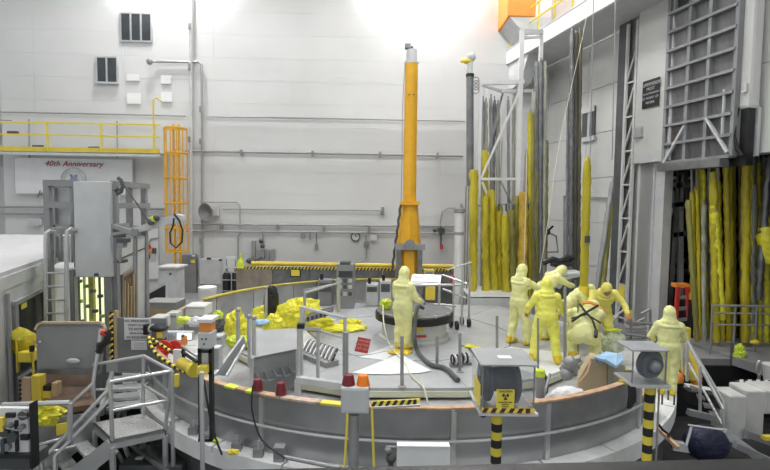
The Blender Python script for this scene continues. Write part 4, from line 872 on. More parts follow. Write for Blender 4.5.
# booth left glass bays + side wall right
q0 = D(50, 262, 9.3); MB().px(52, 236, 70, 262, 10.4, .04).build('bay_panel', M_lgrey, t); MB().px(53, 208, 70, 229, 10.4, .03).build('bay_panel', M_lgrey, t); MB().px(53, 186, 70, 203, 10.4, .03).build('bay_panel', M_lgrey, t); MB().px(59, 234, 61.5, 268, 10.2, .06).build('bay_post', M_grey, t)
MB().slab([D(50, 271, 9.1), D(77, 271, 9.1), D(77, 265, 10.2), D(60, 264, 10.2)], (0, 0, .05)).build('white_tray', M_paper, t)
MB().slab([D(112.5, 345, Y), D(146, 335, Y + 1.3), D(146, 236, Y + 1.3), D(112.5, 232, Y)], (-.08, .08, 0)).build('side_wall', M_lgrey, t)
a, b = D(113, 262, Y - .02), D(145, 248, Y + 1.25); MB().bar(a, b, .02).build('seam', M_dgrey, t)
q = [D(123, 345, Y + .35), D(136, 338, Y + .85), D(136, 267, Y + .85), D(123, 276, Y + .35)]
MB().slab([p + V((.02, -.05, 0)) for p in q], (0, .03, 0)).build('brown_door', M_brown, t); BD = KIDS(t)[-1]
for k in range(4):
    a, b = lerp(q[0], q[1], .15 + .24 * k), lerp(q[3], q[2], .15 + .24 * k); MB().bar(a + V((.02, -.1, .0)), b + V((.02, -.1, -.1 - .1 * (k % 3))), .07, .03).build('plank', M_ply, t)
for a, b in ((q[0], q[3]), (q[1], q[2]), (q[3], q[2])): MB().bar(a + V((.02, -.08, 0)), b + V((.02, -.08, 0)), .06).build('door_trim', mat('taupe_trim', (.22, .18, .15), .6), t)
for y in (285, 282): MB().px(117, y - 2, 118, y + 4, Y + .05, .03).build('door_handle', M_dgrey, t)
MB().bar(D(136.5, 345, Y + .8), D(136.5, 233, Y + .8), .035).build('corner_post', M_grey, t)
# ladder with curved grab rails
t = thing('grab_rail_ladder', 'silver ladder with arched grab rails on the booth left side', 'ladder', D(56, 340, 8.7))
for x, y in ((45.5, 231), (66.5, 229)):
    yy = 8.7; MB().path([D(x, 400, yy), D(x, 240, yy), D(x + .8, y + 2, yy), D(x + 4, y, yy + .05), D(x + 9, y + 1, yy + .15), D(x + 11, y + 4, yy + .3)], .035).build('grab_rail', M_alu, t, True)
for k in range(7): y = 273 + 13.5 * k; MB().tube(D(45.5, y, 8.7), D(66.5, y, 8.7), .018).build('rung', M_alu, t)
# manipulator hook + boom
t = thing('manipulator_boom', 'pale grey jib arm reaching right from the booth with looped black hose', 'boom', D(120, 240, 8.7))
Y2 = 8.6
MB().poly([D(134, 233, Y2), D(182, 221, Y2), D(182, 216, Y2), D(176, 214, Y2), D(158, 219, Y2), D(134, 228, Y2)], (0, .18, 0)).build('jib_arm', M_lgrey, t)
MB().box((D(111, 226, Y2).x, Y2, D(111, 236, Y2).z), (D(115, 226, Y2).x, Y + .1, D(111, 224, Y2).z)).build('mount', M_grey, t); MB().bar(D(113, 226, Y2), D(135, 233, Y2), .07).build('link_arm', M_galv, t); MB().bar(D(113, 234, Y2), D(136, 230, Y2), .05).build('link_arm', M_galv, t)
MB().px(131, 229, 137, 236, Y2 - .05, .15).build('joint', M_grey, t); MB().px(113, 228, 120, 238, Y2 - .02, .2).build('joint', M_dgrey, t)
MB().tube(D(134.5, 236, Y2), D(134.5, 275, Y2), .025).build('drop_post', M_grey, t)
MB().px(116, 239, 125, 243, Y2, .2).build('head_plate', M_dgrey, t); MB().px(118, 243, 123, 248, Y2, .15).build('head_block', M_grey, t); MB().tube(D(120, 248, Y2), D(120, 262, Y2), .03).build('head_stem', M_galv, t); MB().px(117, 260, 123.5, 263, Y2, .15).build('foot_block', M_dgrey, t)
MB().tube(D(124, 185, Y2), D(150, 223, Y2), .014).build('stay_cable', M_dgrey, t)
MB().path([D(118, 178, Y2), D(121, 180, Y2), D(123, 186, Y2), D(121, 192, Y2), D(117, 194, Y2), D(115, 191, Y2), D(119, 188, Y2)], .035).build('hanging_hook', M_dgrey, t, True)
MB().path([D(174, 214, Y2), D(179, 220, Y2), D(182.5, 230, Y2), D(182, 242, Y2), D(176, 248, Y2), D(170.5, 243, Y2), D(170, 233, Y2), D(173, 226, Y2), D(174, 218, Y2)], .016).build('hose_loop', M_black, t, True)
for x, y, m in ((156, 218, M_dgrey), (154, 219, M_lime), (151, 222, M_dgrey)): MB().ball(D(x, y, Y2 - .05), .06).build('fitting', m, t, True)
# ---- grey plate and clutter
t = thing('grey_plate', 'large grey metal plate with rounded top corners standing upright', 'plate', D(68, 372, 7.2))
Y3 = 7.2; P = [D(37, 374, Y3), D(99, 374, Y3), D(102, 330, Y3), D(100, 326, Y3), D(97, 324, Y3), D(38, 324, Y3), D(34, 326, Y3), D(32, 331, Y3)]
for p in P: p.y = Y3 + (p.z - P[0].z) * .12
MB().poly(P, (0, .06, 0)).build('plate', M_grey, t, bev=.01)
e = MB(); 
for i in range(2, 7): e.bar(P[i] + V((0, -.01, 0)), P[i + 1] + V((0, -.01, 0)), .035)
e.build('wooden_edge', M_ply, t); MB().px(38, 369, 98, 375, Y3 - .06, .05).build('bottom_channel', M_dsteel, t)
MB().ball(D(73, 361, Y3 - .02), .07, sz=(1.5, .3, .6)).build('recess', M_lgrey, t, True)
for x, y in ((36, 345), (40, 342)): MB().ball(D(x, y, Y3 - .0), .02).build('bolt', M_alu, t)
t = thing('red_black_tool', 'dark tool with a red handle hanging on upper end of stair handrail', 'tool', D(104, 345, 6.9))
MB().path([D(99, 352, 6.9), D(101, 346, 6.9), D(107, 341, 6.9), D(108, 334, 6.9), D(106, 331, 6.9)], .05).build('strap', M_black, t, True); MB().tube(D(102, 332, 6.9), D(108, 334, 6.9), .05).build('handle', M_red, t, True); MB().px(96, 343, 101, 354, 6.95, .08).build('grip', M_dgrey, t)
t = thing('caution_trolley', 'yellow trolley of crumpled yellow plastic left of grey plate', 'trolley', D(24, 378, 7.6))
MB().px(17, 352, 31, 363, 7.6, .4).build('bin', M_tint, t, bev=.02); blob(D(22, 341, 7.8), .2, (1, .8, 1.1), 21, sub=3).build('bag', M_plast2, t)
for x in (16, 32): MB().px(x - 1, 335, x + 1, 376, 7.6, .04).build('post', M_yel, t)
MB().px(16, 373, 32, 376, 7.6, .4).build('base', M_dgrey, t); MB().px(29, 346, 32.5, 352, 7.55, .05).build('black_tag', M_black, t)
one(MB().px(31, 376, 41, 404, 6.9, .12), 'yellow_post', M_yel, 'broad yellow board post below the grey plate', 'post')
t = thing('wood_panel', 'brown wooden board with black and yellow notched edge beside the yellow post', 'board', D(25, 405, 6.95))
MB().px(20, 378, 31, 406, 6.95, .06).build('board', mat('tan_wood', (.50, .36, .24), .7, var=.2, streak=True), t)
for k in range(6): MB().px(19, 380 + 4.4 * k, 20.5, 382.4 + 4.4 * k, 6.93, .05).build('notch', M_black, t)
MB().bar(D(19, 378, 6.95), D(31, 370, 6.95), .04).build('top_edge', M_grey, t)
t = thing('debris_tray', 'open brown tray full of dark debris and offcuts under the grey plate', 'tray', D(66, 405, 7.0))
MB().px(42, 374, 92, 386, 7.9, .1).build('back_board', mat('pinkish_board', (.34, .25, .20), .8, var=.2), t)
MB().slab([D(40, 412, 6.7), D(94, 404, 6.7), D(92, 386, 7.8), D(44, 388, 7.8)], (0, 0, -.08)).build('tray_bed', M_brown, t)
random.seed(11)
for k in range(16):
    p = Z(random.uniform(45, 88), random.uniform(388, 404), -.32); s = random.uniform(.06, .16)
    blob(p + V((0, 0, .03)), s, (1.4, .8, .5), 30 + k, sub=2).build('debris_piece', random.choice([M_brown, M_dgrey, M_wood, M_plast2, M_dark]), t)
t = thing('wooden_block', 'upright tan wooden block with yellow band in debris', 'block', D(54, 397, 6.9))
MB().px(51, 383, 57, 397, 6.9, .12).build('block', M_wood, t, bev=.01); MB().px(41, 391, 51, 398, 6.95, .12).build('yellow_band', M_yel, t); MB().px(42, 386, 50, 391, 6.95, .12).build('black_top', M_black, t)
one(blob(D(41, 414, 6.2), .2, (1.35, .8, .8), 41, .4), 'plastic_bag', M_plast, 'yellow plastic bag hanging over grey box near the control panel', 'bag')
one(blob(D(51, 411, 6.3), .1, (1.3, .8, .8), 42, .3, sub=3), 'cardboard_scrap', M_wood, 'tan cardboard scrap right of the yellow bag on grey box', 'cardboard')
t = thing('grey_box_wall', 'long grey steel box with a yellow label below the debris tray', 'box', D(60, 455, 6.4))
MB().slab([D(33, 463, 6.3), D(96, 440, 6.9), D(96, 410, 6.9), D(33, 424, 6.3)], (0, .1, 0)).build('side', M_steel, t)
MB().slab([D(57.5, 435, 6.45), D(72, 431, 6.6), D(72, 421.5, 6.6), D(57, 424, 6.45)], (0, -.02, 0)).build('label', M_tint, t)
for a, b in ((445, 435), (456, 447)): MB().tube(D(31, a + 2, 6.1), D(75, a - 10, 6.5), .022).build('rail', M_alu, t, True)
t = thing('left_handrail', 'horizontal silver handrail from far left ending at the stair rail', 'railing', D(40, 470, 6.0))
MB().tube(D(3, 405, 6.1), D(70, 402.5, 6.1), .035).build('rail', M_alu, t, True); MB().tube(D(4, 404, 6.1), V((*D(4, 404, 6.1).xy, ZP)), .035).build('post', M_alu, t, True); MB().tube(D(70, 403, 6.1), D(70, 440, 6.1), .03).build('post', M_alu, t, True)
t = thing('instrument_board', 'white instrument panel in a black frame with gauges at bottom left', 'panel', D(15, 470, 5.2))
Y = 5.2; MB().px(-20, 408, 29, 455, Y, .06).build('face_plate', M_white, t)
MB().px(29, 404, 32, 470, Y - .05, .12).build('frame_post', M_black, t); MB().px(-20, 454, 31, 458, Y - .05, .12).build('frame_rail', M_black, t); MB().px(-20, 458, 30, 470, Y, .3).build('lower_case', M_dgrey, t)
for x0, y0, x1, y1 in ((5, 413.5, 14, 418), (20, 435, 28, 440.5), (14, 421, 17.5, 452)): MB().px(x0, y0, x1, y1, Y - .03, .04).build('name_plate', M_black, t)
for x, y, r in ((22, 416, .05), (11, 438, .055), (3, 433, .05), (20, 428, .03), (8, 427, .03), (5, 448, .04)):
    MB().lathe(D(x, y, Y - .05), [(r, 0), (r, .05)], 16, axis=(0, 1, 0)).build('gauge', M_dgrey if r > .045 else M_grey, t, True)
MB().path([D(3, 427, Y - .06), D(14, 430, Y - .08), D(22, 431, Y - .06)], .01).build('pipework', M_dsteel, t); MB().tube(D(18, 417, Y - .05), D(27, 417, Y - .05), .012).build('pipework', M_dsteel, t); MB().px(0, 440, 4, 454, Y - .06, .05).build('dark_handle', M_tarp, t); MB().px(-4, 418, 3, 432, Y - .06, .04).build('yellow_plate', M_tint, t)
# ---- stair and landing
t = thing('stair_landing', 'aluminium landing platform with handrails and short stair at ring side', 'stairs', Z(135, 430, ZF))
zL = ZF; c = [Z(94, 423, zL), Z(143, 414, zL), Z(165, 429, zL), Z(112.5, 440, zL)]
MB().slab(c, (0, 0, -.05)).build('landing_grating', mat('grating', (.55, .55, .54), .5, .3, var=.3, vs=40, bump=.6, bs=70), t)
for i in range(4): MB().slab([c[i], c[(i + 1) % 4], c[(i + 1) % 4] - V((0, 0, .13)), c[i] - V((0, 0, .13))], (0, .02, 0)).build('edge_channel', M_alu, t)
for p in c: MB().tube(p - V((0, 0, .1)), V((p.x, p.y, ZP)), .04).build('leg', M_alu, t, True)
hh = .80; hL = {}
P1, P2, P3, P0 = D(110, 382, c[3].y), D(172, 371, c[2].y), D(143.5, 356, c[1].y), D(93, 364, c[0].y)
for a, b in ((c[3], P1), (c[2], P2), (c[1], P3)): MB().tube(a, b, .028).build('railing_post', M_alu, t, True)
MB().tube(V((P2.x, P2.y, ZP)), P2, .03).build('railing_post', M_alu, t, True)
MB().tube(P1, P2, .026).build('top_rail', M_alu, t, True); MB().tube(P3, P2, .026).build('top_rail', M_alu, t, True); MB().tube(D(93, 365, 7.2), P3, .026).build('top_rail', M_alu, t, True)
MB().tube(lerp(c[3], P1, .5), lerp(c[2], P2, .5), .022).build('mid_rail', M_alu, t, True); MB().tube(lerp(c[1], P3, .5), lerp(c[2], P2, .5), .022).build('mid_rail', M_alu, t, True); MB().tube(lerp(c[1], P3, .45), D(96, 390, 7.2), .022).build('mid_rail', M_alu, t, True)
# flight down to the left
dn = V((-.62, -.02, -.50)); e0, e1 = c[0], c[3]
for k in range(1, 6):
    o = dn * (k * .42); o2 = dn * (k * .42); a, b = e0 + o, e1 + o
    MB().slab([a + V((-.12, 0, 0)), b + V((-.12, 0, 0)), b + V((.13, 0, 0)), a + V((.13, 0, 0))], (0, 0, -.04)).build('tread', mat('tread_grating', (.5, .5, .5), .5, .4, var=.3, vs=40, bump=.6, bs=70), t)
for e in (e0, e1): MB().bar(e + V((0, 0, -.08)), e + dn * 3 + V((0, 0, -.08)), .04, .22).build('stringer', M_alu, t)
MB().path([D(101, 329, 7.2), D(93, 383, 7.1), D(41, 432, 6.6), V((*D(41, 432, 6.6).xy, ZP))], .03).build('stair_handrail', M_alu, t, True)
MB().path([D(110, 388, 6.6), D(50, 452, 6.2), D(41, 462, 6.2)], .028).build('stair_handrail', M_alu, t, True)
MB().path([D(109, 400, 6.6), D(55, 456, 6.2), V((*D(55, 456, 6.2).xy, ZP))], .03).build('stair_handrail', M_alu, t, True)
MB().tube(D(93, 383, 7.1), V((*D(93, 383, 7.1).xy, ZP)), .03).build('railing_post', M_alu, t, True)
# far flight of steps up over the ring
t = thing('upper_steps', 'short flight of pale metal steps rising behind the landing', 'steps', D(125, 412, 8))
for k in range(4):
    y = 408 - 9 * k; Yk = 7.7 + .25 * k; a, b = D(106, y, Yk), D(143, y - 3, Yk); MB().slab([a, b, b + V((0, .24, 0)), a + V((0, .24, 0))], (0, 0, -.05)).build('tread', M_lgrey, t)
MB().bar(D(101, 412, 7.6), D(112, 375, 8.6), .05, .15).build('stringer', M_alu, t); MB().px(106, 362, 143, 373, 8.8, .06).build('back_panel', M_lgrey, t)
# ---- notice board behind stair
t = thing('notice_stand', 'grey board with wooden edge and two white paper notices in black print', 'sign', D(140, 352, 8.3))
Y = 8.3; MB().px(117, 318, 167, 372, Y, .05).build('backing', M_grey, t); MB().px(113.5, 311, 117.5, 360, Y - .02, .08).build('wood_edge', M_ply, t)
MB().px(124, 318.5, 151, 340, Y - .02, .015).build('paper_notice', M_paper, t); MB().px(131, 340.5, 147, 350, Y - .02, .015).build('paper_notice', M_paper, t)
uu = V((1, 0, 0)); vz = V((0, 0, 1))
for k, (s, h) in enumerate((('ALL PERSONNEL', .055), ('ENTERING THIS AREA', .030), ('TO NOTIFY', .055), ('BEFORE EXITING', .032), ('EX-REQUIRED', .055))): text(s, h, M_ink, t, D(137, 321 + 4.1 * k, Y - .028), uu, vz)
for k in range(3): MB().px(134, 342.5 + 2.3 * k, 144, 343.1 + 2.3 * k, Y - .03, .01).build('printed_line', M_gink, t)
t = thing('striped_post', 'narrow black post with yellow chevrons beside notice board', 'post', D(111, 360, 8.4))
MB().px(109.5, 312, 112.5, 360, 8.4, .05).build('post', M_black, t)
for k in range(8): MB().bar(D(109.5, 317 + 6 * k, 8.38), D(112.5, 314 + 6 * k, 8.38), .03).build('stripe', M_tint, t)
# ---- clutter behind left ring
t = thing('desk_monitor', 'slanted dark monitor panel on the bench behind notice board', 'monitor', D(157, 303, 14))
MB().slab([D(146, 303, 14), D(166, 300, 14.4), D(166, 283, 14.4), D(146, 293, 14)], (0, .1, 0)).build('frame', M_lgrey, t); MB().slab([D(147, 301, 13.95), D(165, 298, 14.35), D(165, 285, 14.35), D(147, 295, 13.95)], (0, .03, 0)).build('screen', M_dark, t)
for k, (x0, y0, x1, y1, Yn, dp, m, lab) in enumerate(((145, 309, 172, 345, 12.0, .5, M_wood, 'plain brown wooden crate behind the notice stand'), (143, 302, 176, 310, 12.0, .6, M_galv, 'grey steel tray lying on top of the wooden crate'),
    (184, 306, 205, 316, 11.2, .5, M_white, 'white box with dark holes below the white drum'), (148, 318, 162, 330, 9.6, .4, M_lgrey, 'light grey case behind the yellow and black tape'),
    (166, 313, 177, 330, 10.4, .3, M_lgrey, 'pale grey cabinet panel behind the bright lamp panel'), (215, 336, 222, 350, 8.8, .2, M_lgrey, 'small pale box at the foot of the grey rear wall'))):
    t = thing('equipment_box', lab, 'box', D((x0 + x1) / 2, y1, Yn)); MB().px(x0, y0, x1, y1, Yn, dp).build('case', m, t, bev=.015); MB().px(x0 + 1, y0 + (y1 - y0) * .2, x1 - 1, y0 + (y1 - y0) * .25, Yn - .01, .02).build('seam', M_dgrey, t)
t = thing('bright_panel', 'small bright backlit panel above the red discs', 'panel', D(176, 343, 8.6))
MB().px(160, 332, 192, 341, 8.6, .12).build('case', M_lgrey, t); MB().px(177, 333.5, 191, 339.5, 8.58, .03).build('lit_face', mat('lit_face', (.9, .95, 1), .4, var=.02, emit=1.2), t); MB().px(163, 333, 174, 336, 8.58, .03).build('screen', mat('pale_screen', (.5, .56, .62), .3), t)
for k, x in enumerate((164, 175)):
    t = thing('red_disc', ['red disc, left of the two overlapping discs behind striped tape', 'red disc, right of the two overlapping discs behind striped tape'][k], 'disc', D(x, 352, 8.0))
    MB().lathe(D(x, 348, 8.0 + .05 * k), [(.125, 0), (.125, .03)], 24, axis=(0, 1, .1)).build('disc', mat('signal_red', (.75, .05, .03), .5), t, True); MB().lathe(D(x, 348, 7.98 + .05 * k), [(.03, 0), (.03, .03)], 12, axis=(0, 1, .1)).build('hub', M_red, t)
one(MB().px(155, 351, 163, 354, 7.9, .1), 'red_strip', M_red, 'small flat red strip beneath the red discs', 'strip')
t = thing('black_headset', 'black and grey cap shaped device with yellow label left of red discs', 'device', D(158, 342, 8.2))
MB().ball(D(159, 328, 8.2), .12, sz=(1.3, 1, .5)).build('top', M_black, t, True); MB().px(155.5, 330, 163, 339, 8.15, .12).build('body', M_grey, t); MB().px(156.5, 332, 162, 338, 8.13, .03).build('label', M_tint, t); MB().px(143, 325, 147, 335, 8.15, .1).build('black_grip', M_black, t)
MB().path([D(148, 330, 8.2), D(150, 326, 8.2), D(153, 324, 8.2), D(149, 332, 8.2)], .02).build('white_cord', M_white, t, True)
t = thing('striped_hoop', 'curved black and yellow striped tape rail at the left ring edge', 'barrier', D(160, 345, 7.6))
pts = [(149, 337), (150, 344), (154, 351), (160, 357), (167, 362), (175, 367), (183, 371), (190, 374)]
PP = [D(x, y, 7.9 - .2 * i) for i, (x, y) in enumerate(pts)]
QQ = [D(x, y, 7.9 - .05 * i) for i, (x, y) in enumerate([(149, 337), (154, 340), (160, 344), (166, 348), (172, 352)])]
for L in (PP, QQ):
    k = 0
    for i in range(len(L) - 1):
        for j in range(3): MB().tube(lerp(L[i], L[i + 1], j / 3), lerp(L[i], L[i + 1], (j + 1) / 3), .024, 8).build('stripe', (M_tint, M_black)[k % 2], t); k += 1
t = thing('black_rail_frame', 'small black post and rail with an orange lamp left of the yellow coupling', 'railing', D(183, 370, 6.4))
MB().px(181.5, 347, 184, 368, 6.4, .05).build('post', M_black, t); MB().bar(D(182, 346, 6.4), D(197, 356, 6.0), .03).build('rail', M_alu, t); MB().bar(D(182, 352, 6.4), D(197, 362, 6.0), .03).build('rail', M_black, t)
MB().px(181, 337, 185, 346, 6.4, .08).build('orange_lamp', M_ora, t); MB().ball(D(183, 336, 6.42), .025).build('cap', M_dgrey, t); MB().px(173, 350, 181, 364, 6.7, .05).build('white_card', M_white, t)
one(MB().px(174, 375, 178, 387, 6.55, .06), 'yellow_tag', M_tint, 'upright yellow tag on the left ring panel', 'tag')
for k, (x, y, Yn, r, sz_, m, lab) in enumerate(((181, 320, 10.5, .14, (2, .8, .6), M_lime, 'yellow and black glasses-like clips on white table'), (197, 322, 9.5, .13, (1.4, 1, .8), M_paper, 'crumpled white paper beside the orange beacon'), (218, 315, 12, .12, (1, .8, 1), M_lime, 'small lime glove at the top of the black stem plant-like stand'), (217, 326, 12, .2, (1, .8, .9), M_dgrey, 'dark bundle under lime glove by the rear wall'), (216, 441, 5.75, .04, (1, 1, .8), M_lime, 'lime cap on small valve in the pit by the flange'), (233, 452, 5.85, .06, (1.4, .6, .6), M_tint, 'yellow label tag among clamps below flange'))):
    one(blob(D(x, y, Yn), r, sz_, 60 + k, .3, sub=3), 'small_item', m, lab, 'item')
# pit clutter at lower left / pipes under flange
for k in range(4):
    a0 = -PI * .93 + .1 * k; hose([rp(a0 + j * .12, RR + .45 + .06 * k + .03 * math.sin(j * 2), ZF - .45 - .18 * k) for j in range(9)], .035, (M_dsteel, M_grey, M_dgrey, M_galv)[k], 'pit_pipe', ['uppermost curved pipe below the flange in the pit', 'second curved pipe below the flange in the pit', 'third curved pipe below the flange in the pit', 'lowest curved pipe below flange in the pit'][k], 'pipe')
t = thing('pit_cabinet', 'dark grey low box in the pit under the landing', 'box', D(145, 470, 7)); p = D(150, 462, 6.8); MB().box((p.x - .4, 6.7, p.z - .3), (p.x + .5, 7.3, p.z)).build('case', M_dgrey, t, bev=.02); MB().px(135, 458, 142, 460, 6.6, .05).build('handle', M_grey, t)
# =====================================================================
# RACK WITH LONG TOOLS, BUNDLES, RIGHT SIDE
# =====================================================================
Y = 16.8
t = thing('tool_rack_frame', 'tall white steel rack frame with diagonal braces holding long tools', 'rack', V((*D(500, 298, Y).xy, ZH)))
def fb(x0, y0, x1, y1, Ya=Y, Yb=None, w=.09, name='beam', m=M_white): return MB().bar(D(x0, y0, Ya), D(x1, y1, Yb or Ya), w).build(name, m, t)
for x, yt, Yn, w in ((481, 82, Y, .10), (522, 30, Y, .14), (541.5, 32, Y + .6, .12), (487, 84, Y + 1.4, .07), (503, 90, Y + 1.4, .07)):
    a = D(x, yt, Yn); MB().bar((a.x, Yn, ZH), (a.x, Yn, a.z), w).build('upright', M_white, t)
fb(480, 83, 524, 82, w=.14); fb(480, 84, 503, 92, Y, Y + 1.4); fb(503, 91, 543, 91, Y, Y + .6, w=.1); fb(481, 179, 524, 179); fb(521, 32, 542, 32, Y, Y + .6, .14); fb(521, 38, 542, 37, Y, Y + .6, .08); fb(481, 84, 481, 90, Y, Y + 1.4)
fb(481, 178, 521, 88, w=.07, name='brace'); fb(482, 182, 492, 206, w=.07, name='brace'); fb(500, 180, 512, 204, Y + .5, w=.05, name='brace', m=M_galv)
fb(488, 152, 503, 92, Y + .3, w=.06, name='dark_brace', m=M_grey); fb(474, 206, 531, 203, Y - .3, w=.06, name='hook_rail', m=M_galv)
for k in range(8):
    x = 477 + k * 7.3; MB().tube(D(x, 204, Y - .35), D(x, 211, Y - .35), .03).build('hook', M_dgrey, t)
one(MB().px(470, 297, 530, 345, 15.2, .05).px(470, 297, 530, 298.5, 15.2, 2.2), 'rack_base', M_lgrey, 'pale grey raised base under the long tool rack', 'base')
# vertical grey pipe with yellow head and thick white pipe
t = thing('grey_lift_mast', 'tall slim grey mast with yellow and white head left of the rack', 'mast', V((*D(467, 290, 16.9).xy, ZH)))
a = D(470, 74, 16.9); b = D(470, 186, 16.9)
MB().tube(b, a, .125, 16).build('upper_tube', M_dsteel, t, True); MB().lathe(a - V((0, 0, .1)), [(.14, 0), (.14, .1)], 16).build('collar', M_black, t)
MB().tube(a, a + V((0, 0, .45)), .09, 12).build('neck', M_lgrey, t, True); MB().ball(a + V((-.12, 0, .42)), .13, sz=(1.7, 1, .7)).build('yellow_head', M_tint, t, True); MB().ball(a + V((.03, -.02, .55)), .15).build('white_head', M_lgrey, t, True)
MB().path([a + V((-.25, -.1, .35)), a + V((-.18, -.15, .1)), a + V((-.02, -.15, .0))], .015).build('cable', M_white, t)
MB().bar(V((b.x - .13, 16.9, ZH)), V((b.x - .13, 16.9, b.z)), .05).build('rail', M_galv, t); MB().bar(V((b.x - .04, 16.9, ZH)), V((b.x - .04, 16.9, b.z)), .04).build('rail', M_galv, t)
for k in range(4): MB().torus(D(476, 80 + 3.5 * k, 16.8), .1, .02, axis=(.3, 1, 0), n=12).build('hose_coil', M_galv, t, True)
t = thing('white_column', 'thick white round column with grey cap left of the yellow sleeves', 'column', V((*D(459, 300, 16.2).xy, ZH)))
a = D(459.5, 211, 16.2); MB().lathe((a.x, 16.2, ZH), [(.15, 0), (.15, a.z - ZH - .05)], 20).build('shaft', M_white, t, True)
MB().lathe((a.x, 16.2, a.z - .06), [(.15, 0), (.2, .03), (.2, .14), (.12, .16), (.08, .3)], 20).build('cap', M_galv, t, True); z = D(459, 235, 16.2).z; MB().lathe((a.x, 16.2, z), [(.155, 0), (.155, .1)], 20).build('band', M_galv, t, True)
# long tools: pole with crumpled sleeve
def tool(x0, y0, x1, y1, Yn, r, m, label, group=None, sleeve=None, Yb=None, pm=M_galv, wob=.15, zmin=ZH, seed=0, name='sleeved_pole'):
    random.seed(seed + int(x0 * 7)); a = D(x0, y0, Yn); b = D(x1, y1, Yb or Yn); b.z = max(b.z, zmin); t = thing(name, label, 'pole', b, group)
    MB().tube(b, a, r * .45, 7).build('pole', pm, t, True)
    s0, s1 = sleeve or (0, 1); n = max(8, int((a - b).length * abs(s1 - s0) / .13)); P = []; R = []
    for k in range(n + 1):
        f = s0 + (s1 - s0) * k / n; P.append(lerp(b, a, f) + V((random.uniform(-1, 1), random.uniform(-1, 1), 0)) * r * .12); e = 1 if 0 < k < n else .8
        R.append(r * e * (1 + random.uniform(-wob, wob)))
    MB().path(P, R, 9).build('sleeve', m, t, True); return t
G1 = 'sleeved tool poles in the white rack'
spec = [(474.5, 170, 472.5, 297, .14, M_plast2, (0, 1), 'tall clean yellow sleeved pole at the left end of rack'), (485, 196, 486, 298, .13, M_plast2, (0, 1), None), (491, 190, 494, 298, .14, M_plast2, (0, 1), None),
        (499, 205, 500, 298, .15, M_plast2, (0, 1), None), (505, 215, 506, 298, .13, M_plast2, (0, 1), None), (511, 210, 512, 298, .14, M_plast3, (0, 1), None), (517, 196, 516, 300, .12, M_plast3, (0, 1), None),
        (527, 150, 520, 300, .15, M_plast2, (0, .5), None), (524, 192, 522, 300, .16, mat('amber_sleeve', (.50, .33, .04), .35, var=.3, bump=.5), (0, 1), 'amber brown sleeved pole in right half of the rack')]
for i, (x0, y0, x1, y1, r, m, sl, lab) in enumerate(spec): tool(x0, y0, x1, y1, 16.3 + .12 * (i % 4), r, m, lab or nth(i) + ' sleeved pole from the left in the row inside the white rack', None if lab else G1, sl, seed=i)
for i, (x, yt, r, m) in enumerate(((483, 96, .06, M_galv), (486, 98, .06, M_clear), (491, 94, .07, M_galv), (494.5, 96, .05, M_dsteel), (498, 100, .07, M_clear), (508, 96, .05, M_galv), (514, 92, .06, M_clear))):
    tool(x, yt, x + (i % 3 - 1) * 1.5, 298, 17.4, r, m, nth(i) + ' thin bare pole from left rising behind the sleeves in rack', 'bare poles behind the rack sleeves', (0, .98), seed=20 + i)
tool(485, 150, 487, 298, 17.1, .11, M_plast2, 'half-height yellow sleeve on pole high at the rack left', None, (.3, 1), seed=31)
for i, (x, yt, xb, r, m) in enumerate(((530, 110, 529, .11, M_plast2), (534, 90, 533, .13, M_clear), (537, 60, 536.5, .13, M_galv), (541, 58, 540, .12, M_dsteel), (545, 60, 543, .12, M_clear), (547, 140, 545, .10, M_plast3), (532.5, 112, 532, .12, M_plast3), (538, 170, 538, .15, M_plast3), (543, 200, 541, .14, M_plast2))):
    tool(x, yt, xb, 300, 16.6 + .1 * (i % 3), r * .62, m, nth(i) + ' wrapped pole from the left in the dense bunch right of the rack', 'wrapped poles right of the rack', (0, .99), seed=40 + i)
for i, (x, yt, xb, r, m) in enumerate(((572, 28, 570.5, .075, M_dsteel), (576, 30, 574, .08, mat('dark_wrap', (.10, .10, .08), .5, var=.4, streak=True)), (580, 28, 577.5, .075, mat('brown_wrap', (.16, .14, .09), .5, var=.4, streak=True)), (568, 95, 566.5, .05, M_grey))):
    tool(x, yt, xb, 300, 16.5 + .1 * i, r, m, 'very tall dark wrapped pole against the side wall, ' + ('second from left', 'third from left', 'rightmost', 'shortest at far left')[i], 'dark tall poles on the side wall', (0, .99), seed=60 + i)
for i, (x, yt, xb, yb, r, m, lab) in enumerate(((613, 178, 592, 320, .07, M_galv, 'bare grey pole leaning against side wall'), (611, 202, 599, 320, .09, M_plast3, 'olive sleeved pole leaning beside the bare leaning pole'), (609, 214, 594, 320, .06, M_plast2, 'short yellow sleeved pole leaning on the side wall'))):
    tool(x, yt, xb, yb, 14.4, r, m, lab, None, (0, .97), seed=70 + i, Yb=13.8)
# the bright yellow tube in the workers' hands
t = thing('yellow_tube', 'long bright yellow plastic tube held upright by the workers', 'tube', D(583, 318, 10.6))
a = D(587.5, 156, 10.3); b = D(583, 316, 10.6); P = [lerp(b, a, k / 30) for k in range(31)]; R = [.085 + .008 * math.sin(k * 2.3) for k in range(31)]; R[-1] = .02; R[-2] = .06; R[-3] = .08
MB().path(P, R, 14).build('tube', M_plast2, t, True)
mb = MB(); mb.path([lerp(b, a, k / 60) for k in range(0, 13)], [.09 + .02 * (k % 2) for k in range(13)], 12); mb.build('gathered_sleeve', M_tint, t, True)
MB().px(585.5, 236, 590, 243, 10.3, .05).build('black_mark', M_dgrey, t)
# rope lines to the workers
hose([D(600, -60, 15.5), D(586, 20, 14.2), D(560, 140, 12.0), D(549, 215, 11.2), D(539.5, 273, 10.9)], .007, M_creme, 'pale_rope', 'thin pale rope slanting from the crane walkway to a blue glove', 'rope')
hose([D(527, 150, 13.5), D(526, 200, 12.2), D(524, 268, 10.9)], .012, M_ply, 'pale_rod', 'thin tan rod standing upright beside the first suited worker', 'rod')
